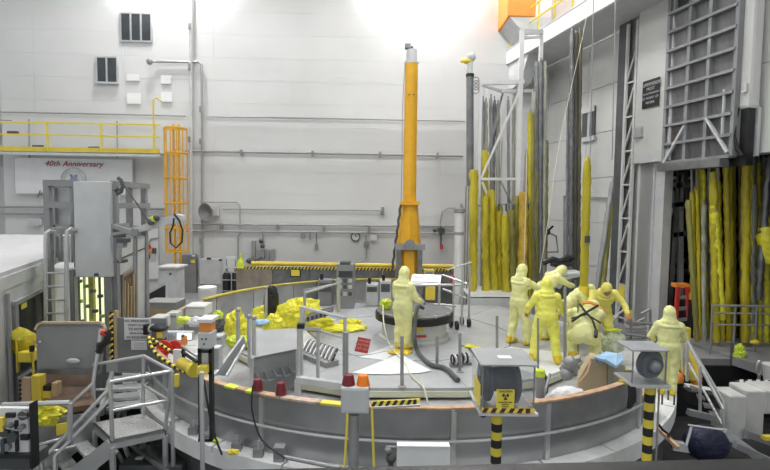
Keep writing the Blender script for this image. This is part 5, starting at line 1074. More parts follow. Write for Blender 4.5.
# black hung hose & grey scoop machine behind workers
t = thing('grey_scoop', 'pale grey curved chute with black machinery behind the workers', 'machine', D(572, 292, 12.0))
MB().poly([D(552, 274, 12), D(583, 272, 12), D(580, 277, 12), D(568, 280, 12), D(560, 290, 12), D(554, 286, 12)], (0, .5, 0)).build('chute', M_lgrey, t, bev=.03)
MB().path([D(543, 263, 12.4), D(553, 259, 12.4), D(560, 261, 12.4), D(567, 257, 12.4), D(574, 258, 12.4)], .07).build('black_hose', M_black, t, True); MB().path([D(551, 263, 12.4), D(560, 265, 12.4), D(572, 263, 12.4)], .08).build('black_hose', M_black, t, True)
for x in (556, 575): MB().bar(D(x, 280, 12.3), V((*D(x, 280, 12.3).xy, .0)), .06).build('leg', M_grey, t)
MB().ball(D(566, 292, 12.3), .28, sz=(1, .8, 1)).build('drum', M_dgrey, t, True)
# ---------- opening contents ----------
G2 = 'sleeved poles leaning in the dark opening'; random.seed(5)
op = []
NO = 64; cnt = 0; CN = {'M_plast2': 'deep yellow', 'M_plast3': 'olive', 'M_clear': 'clear grey', 'M_plast': 'bright yellow', 'M_dsteel': 'bare steel'}
for i in range(NO):
    f = i / (NO - 1); x = 692 + f * 76 + random.uniform(-.6, .6)
    if 735 < x < 740: continue
    mn = random.choice(['M_plast2', 'M_plast3', 'M_clear', 'M_plast2', 'M_plast2', 'M_clear', 'M_plast', 'M_plast3', 'M_clear'])
    yt = random.choice([160, 160, 162, 165, 180, 200, 230]) if x < 738 else random.choice([156, 156, 157, 158, 190])
    lean = random.uniform(-4, 4) - (3 if 705 < x < 725 else 0); Yn = 13.85 + random.uniform(0, 1.0); r = random.uniform(.045, .095)
    tool(x + lean, yt, x, 342 + random.uniform(-2, 2), Yn, r, globals()[mn], '%s %s sleeved pole, %s from the left in the dark opening' % ('thick' if r > .06 else 'thin', CN[mn], nth(cnt)), G2, (random.choice([0, 0, .1]), random.choice([.99, .97, .85])), seed=100 + i, zmin=ZH, wob=.25); cnt += 1
for i, (x0, y0, x1, y1, r, m, lab) in enumerate(((713, 205, 722, 320, .11, M_plast, 'bright yellow sleeved pole leaning left in front of the opening bunch'), (713, 172, 716, 342, .10, M_plast2, 'tall yellow pole with pale top near opening middle'), (746, 158, 745, 342, .11, M_plast2, 'thick amber-yellow sleeve with bulge at top, right of the opening gap'),
        (769, 160, 758, 300, .10, M_dsteel, 'dark grey bare pipe leaning right across the opening bunch'), (688, 200, 697, 342, .07, M_plast3, 'thin olive pole leaning at the left edge of bunch'), (765, 228, 769, 262, .22, M_plast, 'bulky yellow plastic wrap at far right edge of the opening'))):
    tool(x0, y0, x1, y1, 13.4, r, m, lab, None, (0, 1), seed=200 + i, wob=.16)
# dark items inside store room
t = thing('grey_trestle', 'dark grey A-shaped steel trestle just inside the dark opening', 'trestle', D(688, 330, 15.6))
Yt = 15.2
for x0, y0, x1, y1, m in ((678, 172, 668, 320, M_dsteel), (684, 172, 699, 320, M_dgrey), (680, 175, 680, 300, M_grey), (670, 185, 697, 185, M_grey), (671, 205, 697, 203, M_dgrey), (672, 235, 697, 232, M_dgrey)): MB().bar(D(x0, y0, Yt), D(x1, y1, Yt), .14).build('strut', m, t)
MB().bar(D(669, 178, Yt), D(690, 178, Yt), .08).build('top_bar', M_lgrey, t); MB().poly([D(669, 228, Yt), D(674, 190, Yt), D(676, 200, Yt)], (0, .05, 0)).build('gusset', M_lgrey, t)
t = thing('red_ladder', 'dark red stepladder with orange top inside the opening', 'ladder', D(700, 342, 14.6))
Yt = 14.4; MB().px(677, 284, 690, 288, Yt, .3).build('top_step', M_ora, t)
for x0, x1 in ((687, 690), (678, 674)): MB().bar(D(x0, 287, Yt), D(x1, 344, Yt), .1, .08).build('stile', M_red, t)
for k in range(4): MB().bar(D(676, 298 + 11 * k, Yt), D(689, 297 + 11 * k, Yt), .04, .1).build('step', M_grey, t)
for k, (x0, y0, x1, y1, Yn, m, lab) in enumerate(((657, 288, 677, 345, 15.3, M_black, 'large black cabinet at left edge inside dark opening'), (692, 300, 700, 345, 14.2, M_black, 'narrow black box right of red ladder'), (760, 244, 800, 275, 14.6, M_black, 'black shelf box at the far right of the opening'), (762, 285, 800, 345, 14.6, M_navy, 'dark navy cabinet at the far right bottom'), (757, 279, 800, 285, 14.4, M_grey, 'pale grey worktop above the dark navy cabinet'))):
    t = thing('dark_cabinet', lab, 'cabinet', D((x0 + x1) / 2, y1, Yn)); MB().px(x0, y0, x1, y1, Yn, .7).build('case', m, t, bev=.02); MB().px(x0 + 1, y0 + 2, x1 - 1, y0 + (y1 - y0) * .45, Yn - .015, .03).build('door', m, t)
t = thing('shelf_clutter', 'steel shelf with bright clutter deep inside the opening behind poles', 'shelf', D(675, 300, 16.5))
for y in (250, 262, 274, 286): MB().px(655, y, 700, y + 1.5, 16.4, .6).build('shelf_board', M_grey, t)
for k in range(16): x = 657 + (k * 9.7) % 40; y = 262 + 12 * (k % 3); MB().px(x, y - 4 - k % 3, x + 4, y, 16.4, .3).build('stored_box', random.choice([M_white, M_galv, M_grey, M_tint, M_lgrey]), t)
# ---- low railing in front of opening
t = thing('opening_railing', 'low horizontal silver railing in front of the dark opening', 'railing', D(740, 350, 13.0))
Yr = 12.9
for y in (305.5, 313, 324.5): MB().tube(D(712, y, Yr), D(800, y + 1, Yr), .022 if y > 306 else .028).build('rail', M_alu, t, True)
for x in (712.5, 735.5, 757): MB().tube(D(x, 306, Yr), V((*D(x, 306, Yr).xy, ZH)), .028).build('post', M_grey, t, True)
one(blob(D(739.5, 356, 12.45), .2, (.75, .5, 1.55), 80, .35), 'lime_bag', M_lime, 'lime yellow bag hanging below the railing at right', 'bag')
one(blob(D(755, 342, 12.8), .09, (1.4, .8, .7), 81, .3, sub=3), 'yellow_wrap', M_tint, 'small yellow wrap on post of the low railing', 'wrap')
one(MB().path([V((*D(732, 350, 12.5).xy, ZP)), D(732, 343, 12.5)], .03), 'dark_post', M_dgrey, 'dark slim post beside the hanging lime bag', 'post')
t = thing('hook_post', 'grey post with an oval ring head in front of black skirt', 'post', D(759, 385, 11.6))
MB().tube(V((*D(759, 385, 11.4).xy, ZP)), D(759, 376, 11.4), .035).build('post', M_grey, t); c_ = D(759, 368, 11.4); MB().path([c_ + V((.06 * math.cos(a), 0, .17 * math.sin(a))) for a in [2 * PI * k / 16 for k in range(17)]], .016).build('ring', M_alu, t, True)
b = D(770, 381, 11.4); t = thing('white_bucket', 'white plastic bucket at the far right edge', 'bucket', b); MB().lathe(b, [(.13, 0), (.16, .36), (.17, .36), (.17, .4)], 16).build('body', M_white, t, True); MB().torus(b + V((0, 0, .4)), .165, .012).build('rim', M_paper, t)
# ---- concrete blocks and striped slabs right
M_c2 = M_conc
def blk(x0, x1, yt, yb, Yn, dp, lab, m=M_conc, name='concrete_block'):
    a = D(x0, yt, Yn); b = D(x1, yb, Yn); return one(MB().box((a.x, Yn, b.z), (b.x, Yn + dp, a.z)), name, m, lab, 'block', bev=.03)
blk(730, 745, 396, 440, 8.9, .5, 'white concrete block standing left of the pair at right'); blk(747, 763, 391, 440, 9.1, .5, 'white concrete block standing right of the pair at right')
blk(766, 800, 391, 415, 9.8, .6, 'long white concrete block at far right edge')
t = thing('slab_deck', 'white slab walkway with dark joints running to the concrete blocks', 'slabs', D(710, 395, 10.2))
for k in range(6):
    x0, x1 = 684 + 8 * k, 691.4 + 8 * k; MB().slab([Z(x0, 383 + 1.4 * k, -.7), Z(x1, 384 + 1.4 * k, -.7), Z(x1 + 8, 391 + 1.3 * k, -.7), Z(x0 + 8, 390 + 1.3 * k, -.7)], (0, 0, -.08)).build('slab', M_conc, t)
MB().slab([D(690, 392, 9.7), D(730, 398, 9.0), D(728, 410, 9.0), D(690, 404, 9.7)], (0, .3, 0)).build('side_face', M_dark, t)
t = thing('striped_slab', 'black and white diagonally striped slab at right behind concrete blocks', 'slab', D(755, 386, 10.6))
a, b, c_, d_ = Z(738, 389, -.75), Z(785, 389, -.75), Z(785, 380, -.75), Z(735, 380, -.75)
MB().slab([a, b, c_, d_], (0, 0, -.08)).build('slab', M_dark, t)
for k in range(6):
    f = k / 6; MB().slab([lerp(a, b, f + .02) + V((0, 0, .0)), lerp(a, b, f + .1), lerp(d_, c_, f + .17), lerp(d_, c_, f + .09)], (0, 0, .012)).build('white_stripe', M_conc, t)
# ---- stair handrails at right
t = thing('right_stair', 'silver tube stair with double handrails going down to the right', 'stairs', D(710, 430, 8.6))
for y0, Yn, Yb in ((337, 9.2, 8.4), (345, 8.8, 8.0)):
    x0 = 682 if y0 == 337 else 686
    MB().path([D(x0, y0, Yn), D(x0 + 3, y0, Yn), D(723, 409 - (345 - y0), Yb), D(723, 428, Yb)], .028).build('handrail', M_alu, t, True)
    MB().tube(D(x0 + 1, y0, Yn), D(x0 + 1, y0 + 36, Yn), .028).build('railing_post', M_alu, t, True); MB().tube(D(x0 + 2, y0 + 17, Yn), D(722, 424, Yb), .022).build('mid_rail', M_alu, t, True)
    MB().tube(D(700, 366 + (345 - y0) * -.3, (Yn + Yb) / 2), D(700, 412, (Yn + Yb) / 2), .025).build('railing_post', M_alu, t, True)
for k in range(6): f = k / 5; MB().slab([D(690 + 31 * f, 385 + 42 * f, 9.0 - .6 * f), D(697 + 31 * f, 387 + 42 * f, 9.4 - .6 * f), D(699 + 31 * f, 390 + 42 * f, 9.2 - .6 * f), D(692 + 31 * f, 389 + 42 * f, 8.8 - .6 * f)], (0, 0, -.04)).build('tread', M_galv, t)
# yellow machine rails near right person
t = thing('yellow_bollard_frame', 'yellow painted frame and orange caps beside the right suited person', 'frame', D(690, 385, 9.4))
MB().px(683, 328, 689, 372, 9.6, .1).build('upright', M_yel, t, bev=.01)
MB().tube(D(640, 350, 9.8), D(662, 343, 9.6), .06).build('tube', M_tint, t, True); MB().tube(D(684, 340, 9.6), D(700, 378, 9.2), .05).build('tube', M_yel, t, True)
for x, y in ((678, 378), (688, 371), (696, 380), (691, 375)): MB().lathe(D(x, y + 4, 9.2), [(.09, 0), (.1, .1), (.06, .17), (.02, .19)], 14).build('cap', M_ora if x in (678, 696) else M_tint, t, True)
t = thing('yellow_floor_guard', 'low yellow guard frame on deck beneath the right reel box', 'guard', D(640, 386, 8.4))
MB().slab([D(624, 371, 9), D(668, 382, 8.4), D(668, 388, 8.4), D(624, 380, 9)], (0, .05, 0)).build('panel', M_plast2, t); MB().bar(D(625, 368, 9.1), D(640, 385, 8.2), .05).build('brace', M_tint, t); MB().bar(D(622, 381, 8.6), D(652, 382, 8.2), .05).build('brace', M_tint, t)
# grey handrail cluster between column and person
t = thing('rear_stair_rails', 'cluster of grey tube railings and steps near the lattice mast foot', 'railing', D(625, 345, 12.0))
for x0, y0, x1, y1, Yn in ((610, 320, 626, 309, 12), (626, 309, 631, 316, 12), (631, 316, 631, 345, 12), (613, 318, 613, 345, 12), (641, 314, 650, 309, 12.4), (650, 309, 651, 345, 12.4), (625, 322, 655, 324, 12), (618, 333, 655, 338, 11.8), (612, 345, 655, 345, 11.6), (604, 330, 618, 316, 11.5), (655, 322, 657, 345, 12), (626, 328, 645, 318, 12.2)):
    MB().tube(D(x0, y0, Yn), D(x1, y1, Yn), .032).build('rail', M_galv, t, True)
for k in range(4): MB().slab([D(626 - k, 326 + 6 * k, 12.2 - .1 * k), D(646, 326 + 6 * k, 12.2 - .1 * k), D(647, 328 + 6 * k, 12.0 - .1 * k), D(625 - k, 328 + 6 * k, 12.0 - .1 * k)], (0, 0, -.04)).build('step', M_galv, t)
MB().px(626, 311, 632, 319, 11.9, .04).build('yellow_plate', M_yel, t)
one(blob(D(612, 342, 9.9), .24, (1.0, .7, 1.05), 90, .3), 'clear_bag', mat('clear_lime_bag', (.62, .68, .50), .3, var=.25, vs=8, bump=.6), 'semi-clear bag with lime edges by the crouching workers', 'bag')
one(blob(D(612, 330, 9.85), .12, (1.7, .6, .3), 91, .3, sub=3), 'bag_rim', M_lime, 'lime folded rim strip on top of semi-clear bag', 'bag')
# beige board, blue cloth, round drum at ring's right
t = thing('beige_board', 'beige board box with cut corner standing inside the right ring wall', 'board', D(594, 392, 7.0))
Yb = 7.2; MB().poly([D(577, 393, Yb), D(607, 391, Yb), D(607, 363, Yb), D(591, 358, Yb), D(579, 378, Yb)], (.1, .3, 0)).build('board', M_ply, t, bev=.01)
MB().poly([D(607.5, 391, Yb + .02), D(626, 385, Yb + .9), D(625, 366, Yb + .9), D(607.5, 363, Yb + .02)], (0, .05, 0)).build('side', M_dsteel, t)
MB().path([D(591, 359, 7.15), D(588, 372, 7.1), D(580, 382, 7.1)], .018).build('orange_cord', M_rust, t, True)
for k in range(6): MB().tube(D(593 + 2.5 * k, 359, 7.1), D(594 + 2.5 * k, 364, 7.1), .012).build('hook', M_galv, t)
cb = MB(); g = [D(594, 356, 7.1), D(606, 351, 7.5), D(624, 354, 7.5), D(624, 359, 7.2), D(617, 367, 7.0), D(608, 360, 7.0)]; cb.poly(g, (0, .03, -.05)); one(cb, 'blue_cloth', M_lblue, 'light blue cloth draped over the beige board', 'cloth', bev=.02)
one(blob(D(568, 398, 6.6), .2, (1.25, .8, .8), 93, .12), 'white_hood', M_paper, 'white rounded hood behind the ring wall left of the beige board', 'hood')
t = thing('dark_pump', 'dark hose coupling cluster under deck edge at right', 'pump', D(576, 372, 8)); random.seed(3)
for k in range(7): x, y = random.uniform(566, 584), random.uniform(360, 378); MB().ball(D(x, y, 8.2), random.uniform(.06, .12)).build('fitting', random.choice([M_dgrey, M_galv, M_dsteel]), t, True)
MB().path([D(562, 370, 8.3), D(570, 362, 8.2), D(580, 358, 8.2)], .06).build('pipe', M_galv, t, True); MB().path([D(542, 372, 7.4), D(547, 380, 7.3), D(546, 392, 7.2), D(540, 398, 7)], .03).build('cable', M_black, t, True)
t = thing('valve_pipe', 'grey pipe with yellow-green tape top standing at the ring wall', 'pipe', D(542, 400, 6.3)); MB().tube(D(540, 397, 6.4), D(540, 375, 6.4), .06, 12).build('pipe', M_galv, t, True); MB().tube(D(540, 376, 6.4), D(540, 370, 6.4), .065, 12).build('tape', M_lime, t, True); MB().tube(D(544, 395, 6.4), D(550, 374, 6.6), .02).build('stay', M_galv, t)
# black hanging hoses at ring gap
t = thing('black_hose_bundle', 'bundle of black hoses hanging over the ring wall end at right', 'hose', D(632, 410, 6.6))
for k in range(4): MB().path([D(626 + 2 * k, 372, 7.0), D(630 + k, 378, 6.5), D(630.5 + 1.2 * k, 395, 6.4), D(629 + 1.6 * k, 408 - 2 * k, 6.4)], .03).build('hose', M_black, t, True)
# ---- monitoring reel box (front)
def reelbox(x0, y0, x1, y1, Yn, dep, name, label, lft=0):
    t = thing(name, label, 'box', D((x0 + x1) / 2, y1, Yn)); a = D(x0, y0, Yn); b = D(x1, y1, Yn); W = .012
    MB().box((a.x, Yn, b.z), (b.x, Yn + W, a.z)).build('front_pane', M_clr, t)
    MB().box((a.x, Yn, b.z), (a.x + W, Yn + dep, a.z)).build('side_pane', M_clr, t); MB().box((b.x - W, Yn, b.z), (b.x, Yn + dep, a.z)).build('side_pane', M_clr, t)
    MB().box((a.x - .02, Yn - .02, a.z), (b.x + .02, Yn + dep, a.z + .015)).build('lid', mat('lid_grey', (.33, .34, .35), .4), t); MB().box((a.x - .03, Yn - .05, b.z - .02), (b.x + .03, Yn + dep, b.z)).build('base_tray', M_alu, t)
    for x in (a.x, b.x - .012): MB().box((x, Yn - .004, b.z), (x + .012, Yn + .01, a.z)).build('corner_strip', M_grey, t)
    c = V(((a.x + b.x) / 2, Yn + dep * .5, (a.z + b.z) / 2)); R = (a.z - b.z) * .46
    return t, a, b, c, R
t, a, b, c, R = reelbox(482.5, 365.5, 534, 412.5, 4.75, .55, 'reel_box', 'clear box with dark cable reel and yellow radiation sign on a striped post', 0)
for x, rr in ((a.x + .09, R * .9), (c.x + .1, R)): 
    RF = MB().lathe((x, c.y, c.z), [(rr, -.03), (rr * 1.0, .03)], 32, axis=(1, .12, 0)).build('reel_flange', M_tarp, t, True); MB().torus((x, c.y, c.z), rr, .03, axis=(1, .12, 0), n=32).build('reel_rim', M_tarp, RF, True)
MB().lathe((c.x - .12, c.y, c.z), [(R * .55, 0), (R * .62, .12), (R * .55, .22)], 24, axis=(1, .12, 0)).build('reel_drum', M_tarp, t, True); MB().tube((a.x + .05, c.y, c.z), (b.x - .1, c.y, c.z), .02).build('axle', M_galv, t)
s0, s1 = D(497.5, 391, 4.7), D(515, 413, 4.7); RS = MB().box((s0.x, 4.735, s1.z), (s1.x, 4.748, s0.z)).build('radiation_sign', M_tint, t)
sc_ = V(((s0.x + s1.x) / 2, 4.73, s0.z - .065)); tf = MB()
for k in range(3):
    a0 = PI / 6 + k * 2 * PI / 3 + PI / 3 * 0 ; aa = [math.radians(d) for d in (0, 30, 60)]
    base = math.radians((0, 120, 240)[k]); pts = [sc_ + V((rr * math.cos(base + x), 0, rr * math.sin(base + x))) for rr, xs_ in ((.012, aa), (.035, aa[::-1])) for x in xs_]; tf.poly(pts, (0, -.003, 0))
tf.lathe(sc_, [(.007, 0), (.007, .003)], 12, axis=(0, -1, 0)); tf.build('trefoil', M_ink, RS)
text('CAUTION', .028, M_ink, RS, V((sc_.x, 4.732, s0.z - .016)), (1, 0, 0), (0, 0, 1))
for k, s in enumerate(('RADIATION AREA', 'CONTACT', 'RADCON')): text(s, .016 if k == 0 else .014, M_ink, RS, V((sc_.x, 4.732, s0.z - .125 - .022 * k)), (1, 0, 0), (0, 0, 1))
y_, b_ = MB(), MB(); hazard(y_, b_, (a.x, 4.745, b.z), (b.x, 4.745, b.z), (0, 0, .045), (0, -.008, 0), 6); y_.build('striped_band', M_tint, t); b_.build('striped_bars', mat('dark_maroon', (.08, .012, .015), .6), t)
MB().slab([V((a.x - .006, 4.78, b.z + .03)), V((a.x - .006, 5.1, b.z + .03)), V((a.x - .006, 5.1, b.z + .26)), V((a.x - .006, 4.78, b.z + .26))], (-.006, 0, 0)).build('side_sign', M_tint, t)
MB().box((c.x - .06, c.y - .1, a.z + .016), (c.x + .08, c.y, a.z + .02)).build('lid_label', M_paper, t)
MB().box((c.x - .1, 4.9, b.z - .07), (c.x + .06, 5.05, b.z - .02)).build('bracket', M_yel, t); MB().ball((a.x + .05, 4.9, b.z - .07), .05).build('connector', M_navy, t, True); MB().ball((a.x + .12, 4.9, b.z - .06), .035).build('connector', M_tarp, t, True)
def stripepost(x, yt, Yn, r, lab, hb=.085):
    p = D(x, yt, Yn); t = thing('striped_post', lab, 'post', V((p.x, p.y, ZP))); z = p.z; k = 0
    while z > ZP: z0 = max(ZP, z - hb); MB().lathe((p.x, p.y, z0), [(r, 0), (r, z - z0)], 18).build('band', (M_tint, M_ink)[k % 2], t, True); z = z0; k += 1
stripepost(497, 414.5, 4.98, .055, 'black and yellow banded post under the clear reel box')
stripepost(650, 385, 5.9, .058, 'black and yellow banded post under the right reel box', .105)
t, a, b, c, R = reelbox(633, 351, 666, 384, 5.75, .4, 'side_reel_box', 'smaller clear box with navy fan-like reel on top of right banded post')
MB().lathe(c + V((.08, -.05, 0)), [(R * .95, -.04), (R, 0), (R * .95, .04)], 32, axis=(.35, -1, 0)).build('reel', M_navy, t, True); MB().torus(c + V((.08, -.12, 0)), R * .7, .03, axis=(.35, -1, 0), n=28).build('reel_ring', M_tarp, t, True)
MB().ball(c + V((.09, -.15, 0)), .07).build('hub', M_grey, t, True); MB().tube((b.x - .02, 5.85, b.z), (b.x - .02, 5.85, ZP), .012).build('conduit', M_galv, t, True)
MB().box((c.x - .15, 5.73, b.z - .05), (b.x + .05, 5.78, b.z - .02)).build('front_edge', M_alu, t)
# white box at the bottom and grey valve left of it
t = thing('white_case', 'white rectangular case at bottom centre before the ring wall', 'box', D(424, 470, 4.9)); MB().px(397, 447, 450, 480, 4.6, .07).build('case', M_white, t, bev=.006); MB().px(397, 446, 450, 447.5, 4.59, .09).build('lid', M_paper, t)
t = thing('pump_fitting', 'small dark pump fitting left of white bottom case', 'pump', D(390, 465, 5.2)); MB().ball(D(391, 458, 5.2), .06).build('body', M_dgrey, t, True); q_ = D(391, 458, 5.2); MB().tube(q_, V((q_.x, q_.y, ZP)), .03).build('riser', M_dgrey, t); MB().ball(D(388, 450, 5.2), .04).build('cap', M_galv, t, True); MB().tube(D(386, 447, 5.2), D(396, 447, 5.2), .015).build('pipe', M_galv, t)
t = thing('wall_junction', 'grey junction box fixed low on the ring wall left of alarm box', 'box', D(277, 460, 5.5)); p = D(278, 455, 5.55); MB().px(273, 448, 284, 459, 5.55, .12).build('case', M_grey, t, bev=.008); MB().tube(D(284, 457, 5.55), D(340, 468, 5.4), .025).build('conduit', M_galv, t, True)
# ---- dark blue sacks and pit items at right
one(blob(D(706, 443, 7.4), .33, (1.0, .8, .85), 95, .06), 'navy_sack', M_navy, 'dark navy covered bundle in the pit at lower right', 'sack')
t = thing('silver_rods', 'thin silver rods angled over the navy bundle', 'frame', D(690, 440, 7.2)); MB().tube(D(686, 446, 7.2), D(692, 425, 7.3), .02).build('rod', M_alu, t); MB().tube(D(688, 425, 7.3), D(724, 430, 7.1), .015).build('rod', M_alu, t)
t = thing('pit_beams', 'pale steel beams lying across dark pit at lower right', 'beams', D(720, 450, 7.6))
for x0, y0, x1, y1, Yn, w, m in ((672, 445, 718, 452, 7.4, .12, M_lgrey), (722, 431, 762, 460, 8.2, .14, M_lgrey), (745, 433, 800, 452, 8.8, .12, M_grey), (735, 445, 790, 470, 8.0, .1, M_grey), (688, 412, 715, 418, 8.4, .1, M_grey)): MB().bar(D(x0, y0, Yn), D(x1, y1, Yn), w).build('beam', m, t)
one(MB().bar(D(658, 428, 6.8), D(678, 448, 6.4), .05), 'yellow_strut', M_rust, 'thin yellow-orange strut beside the right banded post at bottom', 'strut')
one(MB().path([D(658, 424, 6.6), D(663, 430, 6.6), D(668, 434, 6.6), D(671, 448, 6.5)], .018), 'black_lever', M_black, 'black crooked lever at the flange edge right of banded post', 'lever')
one(MB().px(765, 437, 790, 441, 8.5, .1), 'yellow_label', M_tint, 'small yellow label at bottom right corner', 'label')
# =====================================================================
# PEOPLE IN HOODED COVERALLS
# =====================================================================
def remesh(mb, name, m, parent, vox=.022, disp=.03, smooth=5, size=.13):
    """weld overlapping volumes into one continuous surface"""
    me = bpy.data.meshes.new(name); me.from_pydata([tuple(v) for v in mb.v], [], mb.f)
    bm = bmesh.new(); bm.from_mesh(me); bm.normal_update(); bm.to_mesh(me); bm.free()
    o = bpy.data.objects.new('tmp', me); col.objects.link(o)
    r = o.modifiers.new('r', 'REMESH'); r.mode = 'VOXEL'; r.voxel_size = vox
    s = o.modifiers.new('s', 'SMOOTH'); s.iterations = smooth; s.factor = .5
    if disp:
        tx_ = bpy.data.textures.get('folds%g' % size) or bpy.data.textures.new('folds%g' % size, 'CLOUDS'); tx_.noise_scale = size; tx_.noise_depth = 2
        d = o.modifiers.new('d', 'DISPLACE'); d.texture = tx_; d.strength = disp; d.mid_level = .5
    dg = bpy.context.evaluated_depsgraph_get(); me2 = bpy.data.meshes.new_from_object(o.evaluated_get(dg)); bpy.data.objects.remove(o)
    me2.name = name; me2.materials.clear(); me2.materials.append(m); me2.shade_smooth()
    o = bpy.data.objects.new(name, me2); col.objects.link(o); o.parent = parent; return o
def cap(mb, p, q, r1, r2, n=14):
    mb.ball(p, r1, n, 10); mb.ball(q, r2, n, 10); mb.path([V(p), V(q)], [r1, r2], n); return mb
def hand(parent, wrist, elbow, m, curl=.9, thumb=1):
    w_ = V(wrist); d = (w_ - V(elbow)).normalized(); s = d.cross(V((0, 0, 1)));
    s = s.normalized() if s.length > .1 else V((1, 0, 0)); n = s.cross(d).normalized()
    mb = MB(); palm = w_ + d * .055
    mb.ball(palm, .05, 12, 8, sz=(1, 1, 1), rot=Matrix((s * .9, d * 1.05, n * .5)).transposed()); cap(mb, w_ - d * .02, w_ + d * .03, .034, .036)
    for k in range(4):
        b = palm + d * .035 + s * (.03 - .02 * k); L = (.030, .034, .032, .025)[k]; a = 0; p = b
        for j in range(3):
            a += curl * .55; q = p + (d * math.cos(a) - n * math.sin(a)) * L * (1 - .15 * j); cap(mb, p, q, .0105, .0095, 8); p = q
    b = palm + s * .04 * thumb - d * .02; q = b + (s * thumb * .5 + d * .6 - n * .5) * .035; cap(mb, b, q, .013, .012, 8); cap(mb, q, q + (d * .7 - n * .7) * .03, .012, .010, 8)
    return remesh(mb, 'glove', m, parent, .007, 0, 2)
def person(loc, rz, label, J, m=M_suit, scale=1.0, face=False, gloves=(M_glove, M_glove), harness=False, mask=False, hoodm=None, seed=0):
    t = thing('person', label, 'person', (0, 0, 0))
    d = dict(pel=(0, 0, .95), ch=(0, 0, 1.28), nk=(0, 0, 1.47), hd=(0, .03, 1.61), hl=(-.11, 0, .92), hr=(.11, 0, .92), kl=(-.13, .03, .5), kr=(.13, .03, .5), al=(-.14, 0, .1), ar=(.14, 0, .1),
             sl=(-.18, 0, 1.38), sr=(.18, 0, 1.38), el=(-.27, .03, 1.13), er=(.27, .03, 1.13), wl=(-.25, .22, .98), wr=(.25, .22, .98), look=(0, 1, 0), fl=(0, 1, 0), fr=(0, 1, 0))
    d.update(J); d = {k: V(v) for k, v in d.items()}
    mb = MB(); up = (d['ch'] - d['pel']).normalized(); side = (d['sr'] - d['sl']).normalized(); fw = up.cross(side).normalized()
    Rt = Matrix((side, fw, up)).transposed()
    def ell(p, a, b, c): mb.ball(p, 1, 18, 12, sz=(a, b, c), rot=Rt)
    ell(d['ch'], .215, .155, .21); ell(lerp(d['ch'], d['pel'], .5), .20, .155, .22); ell(d['pel'], .205, .165, .17); ell(lerp(d['ch'], d['pel'], .86), .225, .18, .10)
    ell(lerp(d['ch'], d['nk'], .55), .20, .12, .10); cap(mb, d['ch'], d['nk'], .13, .085)
    for s in 'lr':
        cap(mb, lerp(d['ch'], d['s' + s], .5), d['s' + s], .11, .092); cap(mb, d['s' + s], d['e' + s], .090, .070); cap(mb, d['e' + s], lerp(d['e' + s], d['w' + s], .93), .070, .050)
        cap(mb, d['h' + s], d['k' + s], .128, .100); cap(mb, d['k' + s], d['a' + s], .100, .085); cap(mb, d['pel'], d['h' + s], .14, .128)
        mb.ball(lerp(d['k' + s], d['a' + s], .85), .097, 12, 8)
    remesh(mb, 'coverall', m, t, .022, .055, 4)
    # hood with shoulder cape
    hm = hoodm or m; lk = d['look'].normalized(); hu = (d['hd'] - d['nk']).normalized(); hs = lk.cross(hu).normalized(); lk2 = hu.cross(hs).normalized(); Rh = Matrix((hs, lk2, hu)).transposed()
    mb = MB(); mb.ball(d['hd'] + hu * .02 - lk2 * .01, 1, 18, 12, sz=(.112, .128, .145), rot=Rh); cap(mb, d['hd'] - hu * .02, d['nk'] + up * .0, .112, .125)
    mb.ball(d['nk'] - up * .02, 1, 18, 10, sz=(.175, .15, .09), rot=Rt); mb.ball(d['nk'] - up * .09, 1, 18, 10, sz=(.225, .175, .065), rot=Rt)
    remesh(mb, 'hood', hm, t, .016, .02, 3, .09)
    # head inside the hood: face with brow, eyes, nose, mouth
    if face or mask:
        fc = d['hd'] + lk2 * .062; mb = MB(); mb.ball(fc, 1, 16, 12, sz=(.075, .075, .10), rot=Rh)
        mb.ball(fc + lk2 * .078 - hu * .01, 1, 8, 6, sz=(.013, .018, .022), rot=Rh); mb.ball(fc + lk2 * .06 - hu * .045, 1, 8, 6, sz=(.028, .018, .009), rot=Rh); mb.ball(fc + lk2 * .055 + hu * .03, 1, 8, 6, sz=(.055, .02, .012), rot=Rh)
        FC = remesh(mb, 'face', M_face, t, .008, 0, 2)
        for s in (-1, 1): MB().ball(fc + lk2 * .07 + hs * .028 * s + hu * .012, .011).build('eye', M_ink, FC, True)
        if mask: MB().ball(fc + lk2 * .05 - hu * .035, 1, 14, 8, sz=(.055, .05, .045), rot=Rh).build('respirator', M_dgrey, FC, True)
    for s in 'lr':
        a = d['a' + s]; f = d['f' + s].normalized(); mb = MB()
        cap(mb, a + V((0, 0, .03)), a - V((0, 0, .035)), .088, .075); zf = a.z - .10
        toe = a + f * .17; cap(mb, V((a.x, a.y, zf + .055)) - f * .05, V((toe.x, toe.y, zf + .045)), .058, .045)
        remesh(mb, 'boot', M_boot, t, .014, .012, 2, .06)
        g = gloves[0 if s == 'l' else 1]
        if g: hand(t, d['w' + s], d['e' + s], g, thumb=1 if s == 'l' else -1)
    if harness:
        hb = MB(); bk = lambda a, h, o=.0: d['pel'] + up * h + side * a - fw * (.20 + o)
        hb.path([bk(-.15, .52, -.05), bk(-.05, .33, .015), bk(.1, .15, .02), bk(.19, -.05, -.02)], .02, 6); hb.path([bk(.15, .52, -.05), bk(.03, .33, .02), bk(-.1, .2, .02), bk(-.22, .12, -.06)], .02, 6)
        hb.path([bk(.19, -.05, -.02), bk(.2, -.2, .0)], .03, 6); hb.path([bk(-.24, .2, -.08), bk(0, .25, .02), bk(.24, .16, -.08)], .016, 6); HN = hb.build('harness', M_black, t, True)
        MB().path([bk(-.1, .56, -.06), bk(.02, .55, -.02), bk(.14, .53, -.06)], .03, 6).build('orange_collar', M_ora, HN, True)
    bt = MB(); c0 = lerp(d['ch'], d['pel'], .62)
    t.location = loc; t.rotation_euler = (0, 0, math.radians(rz)); t.scale = (scale,) * 3; return t
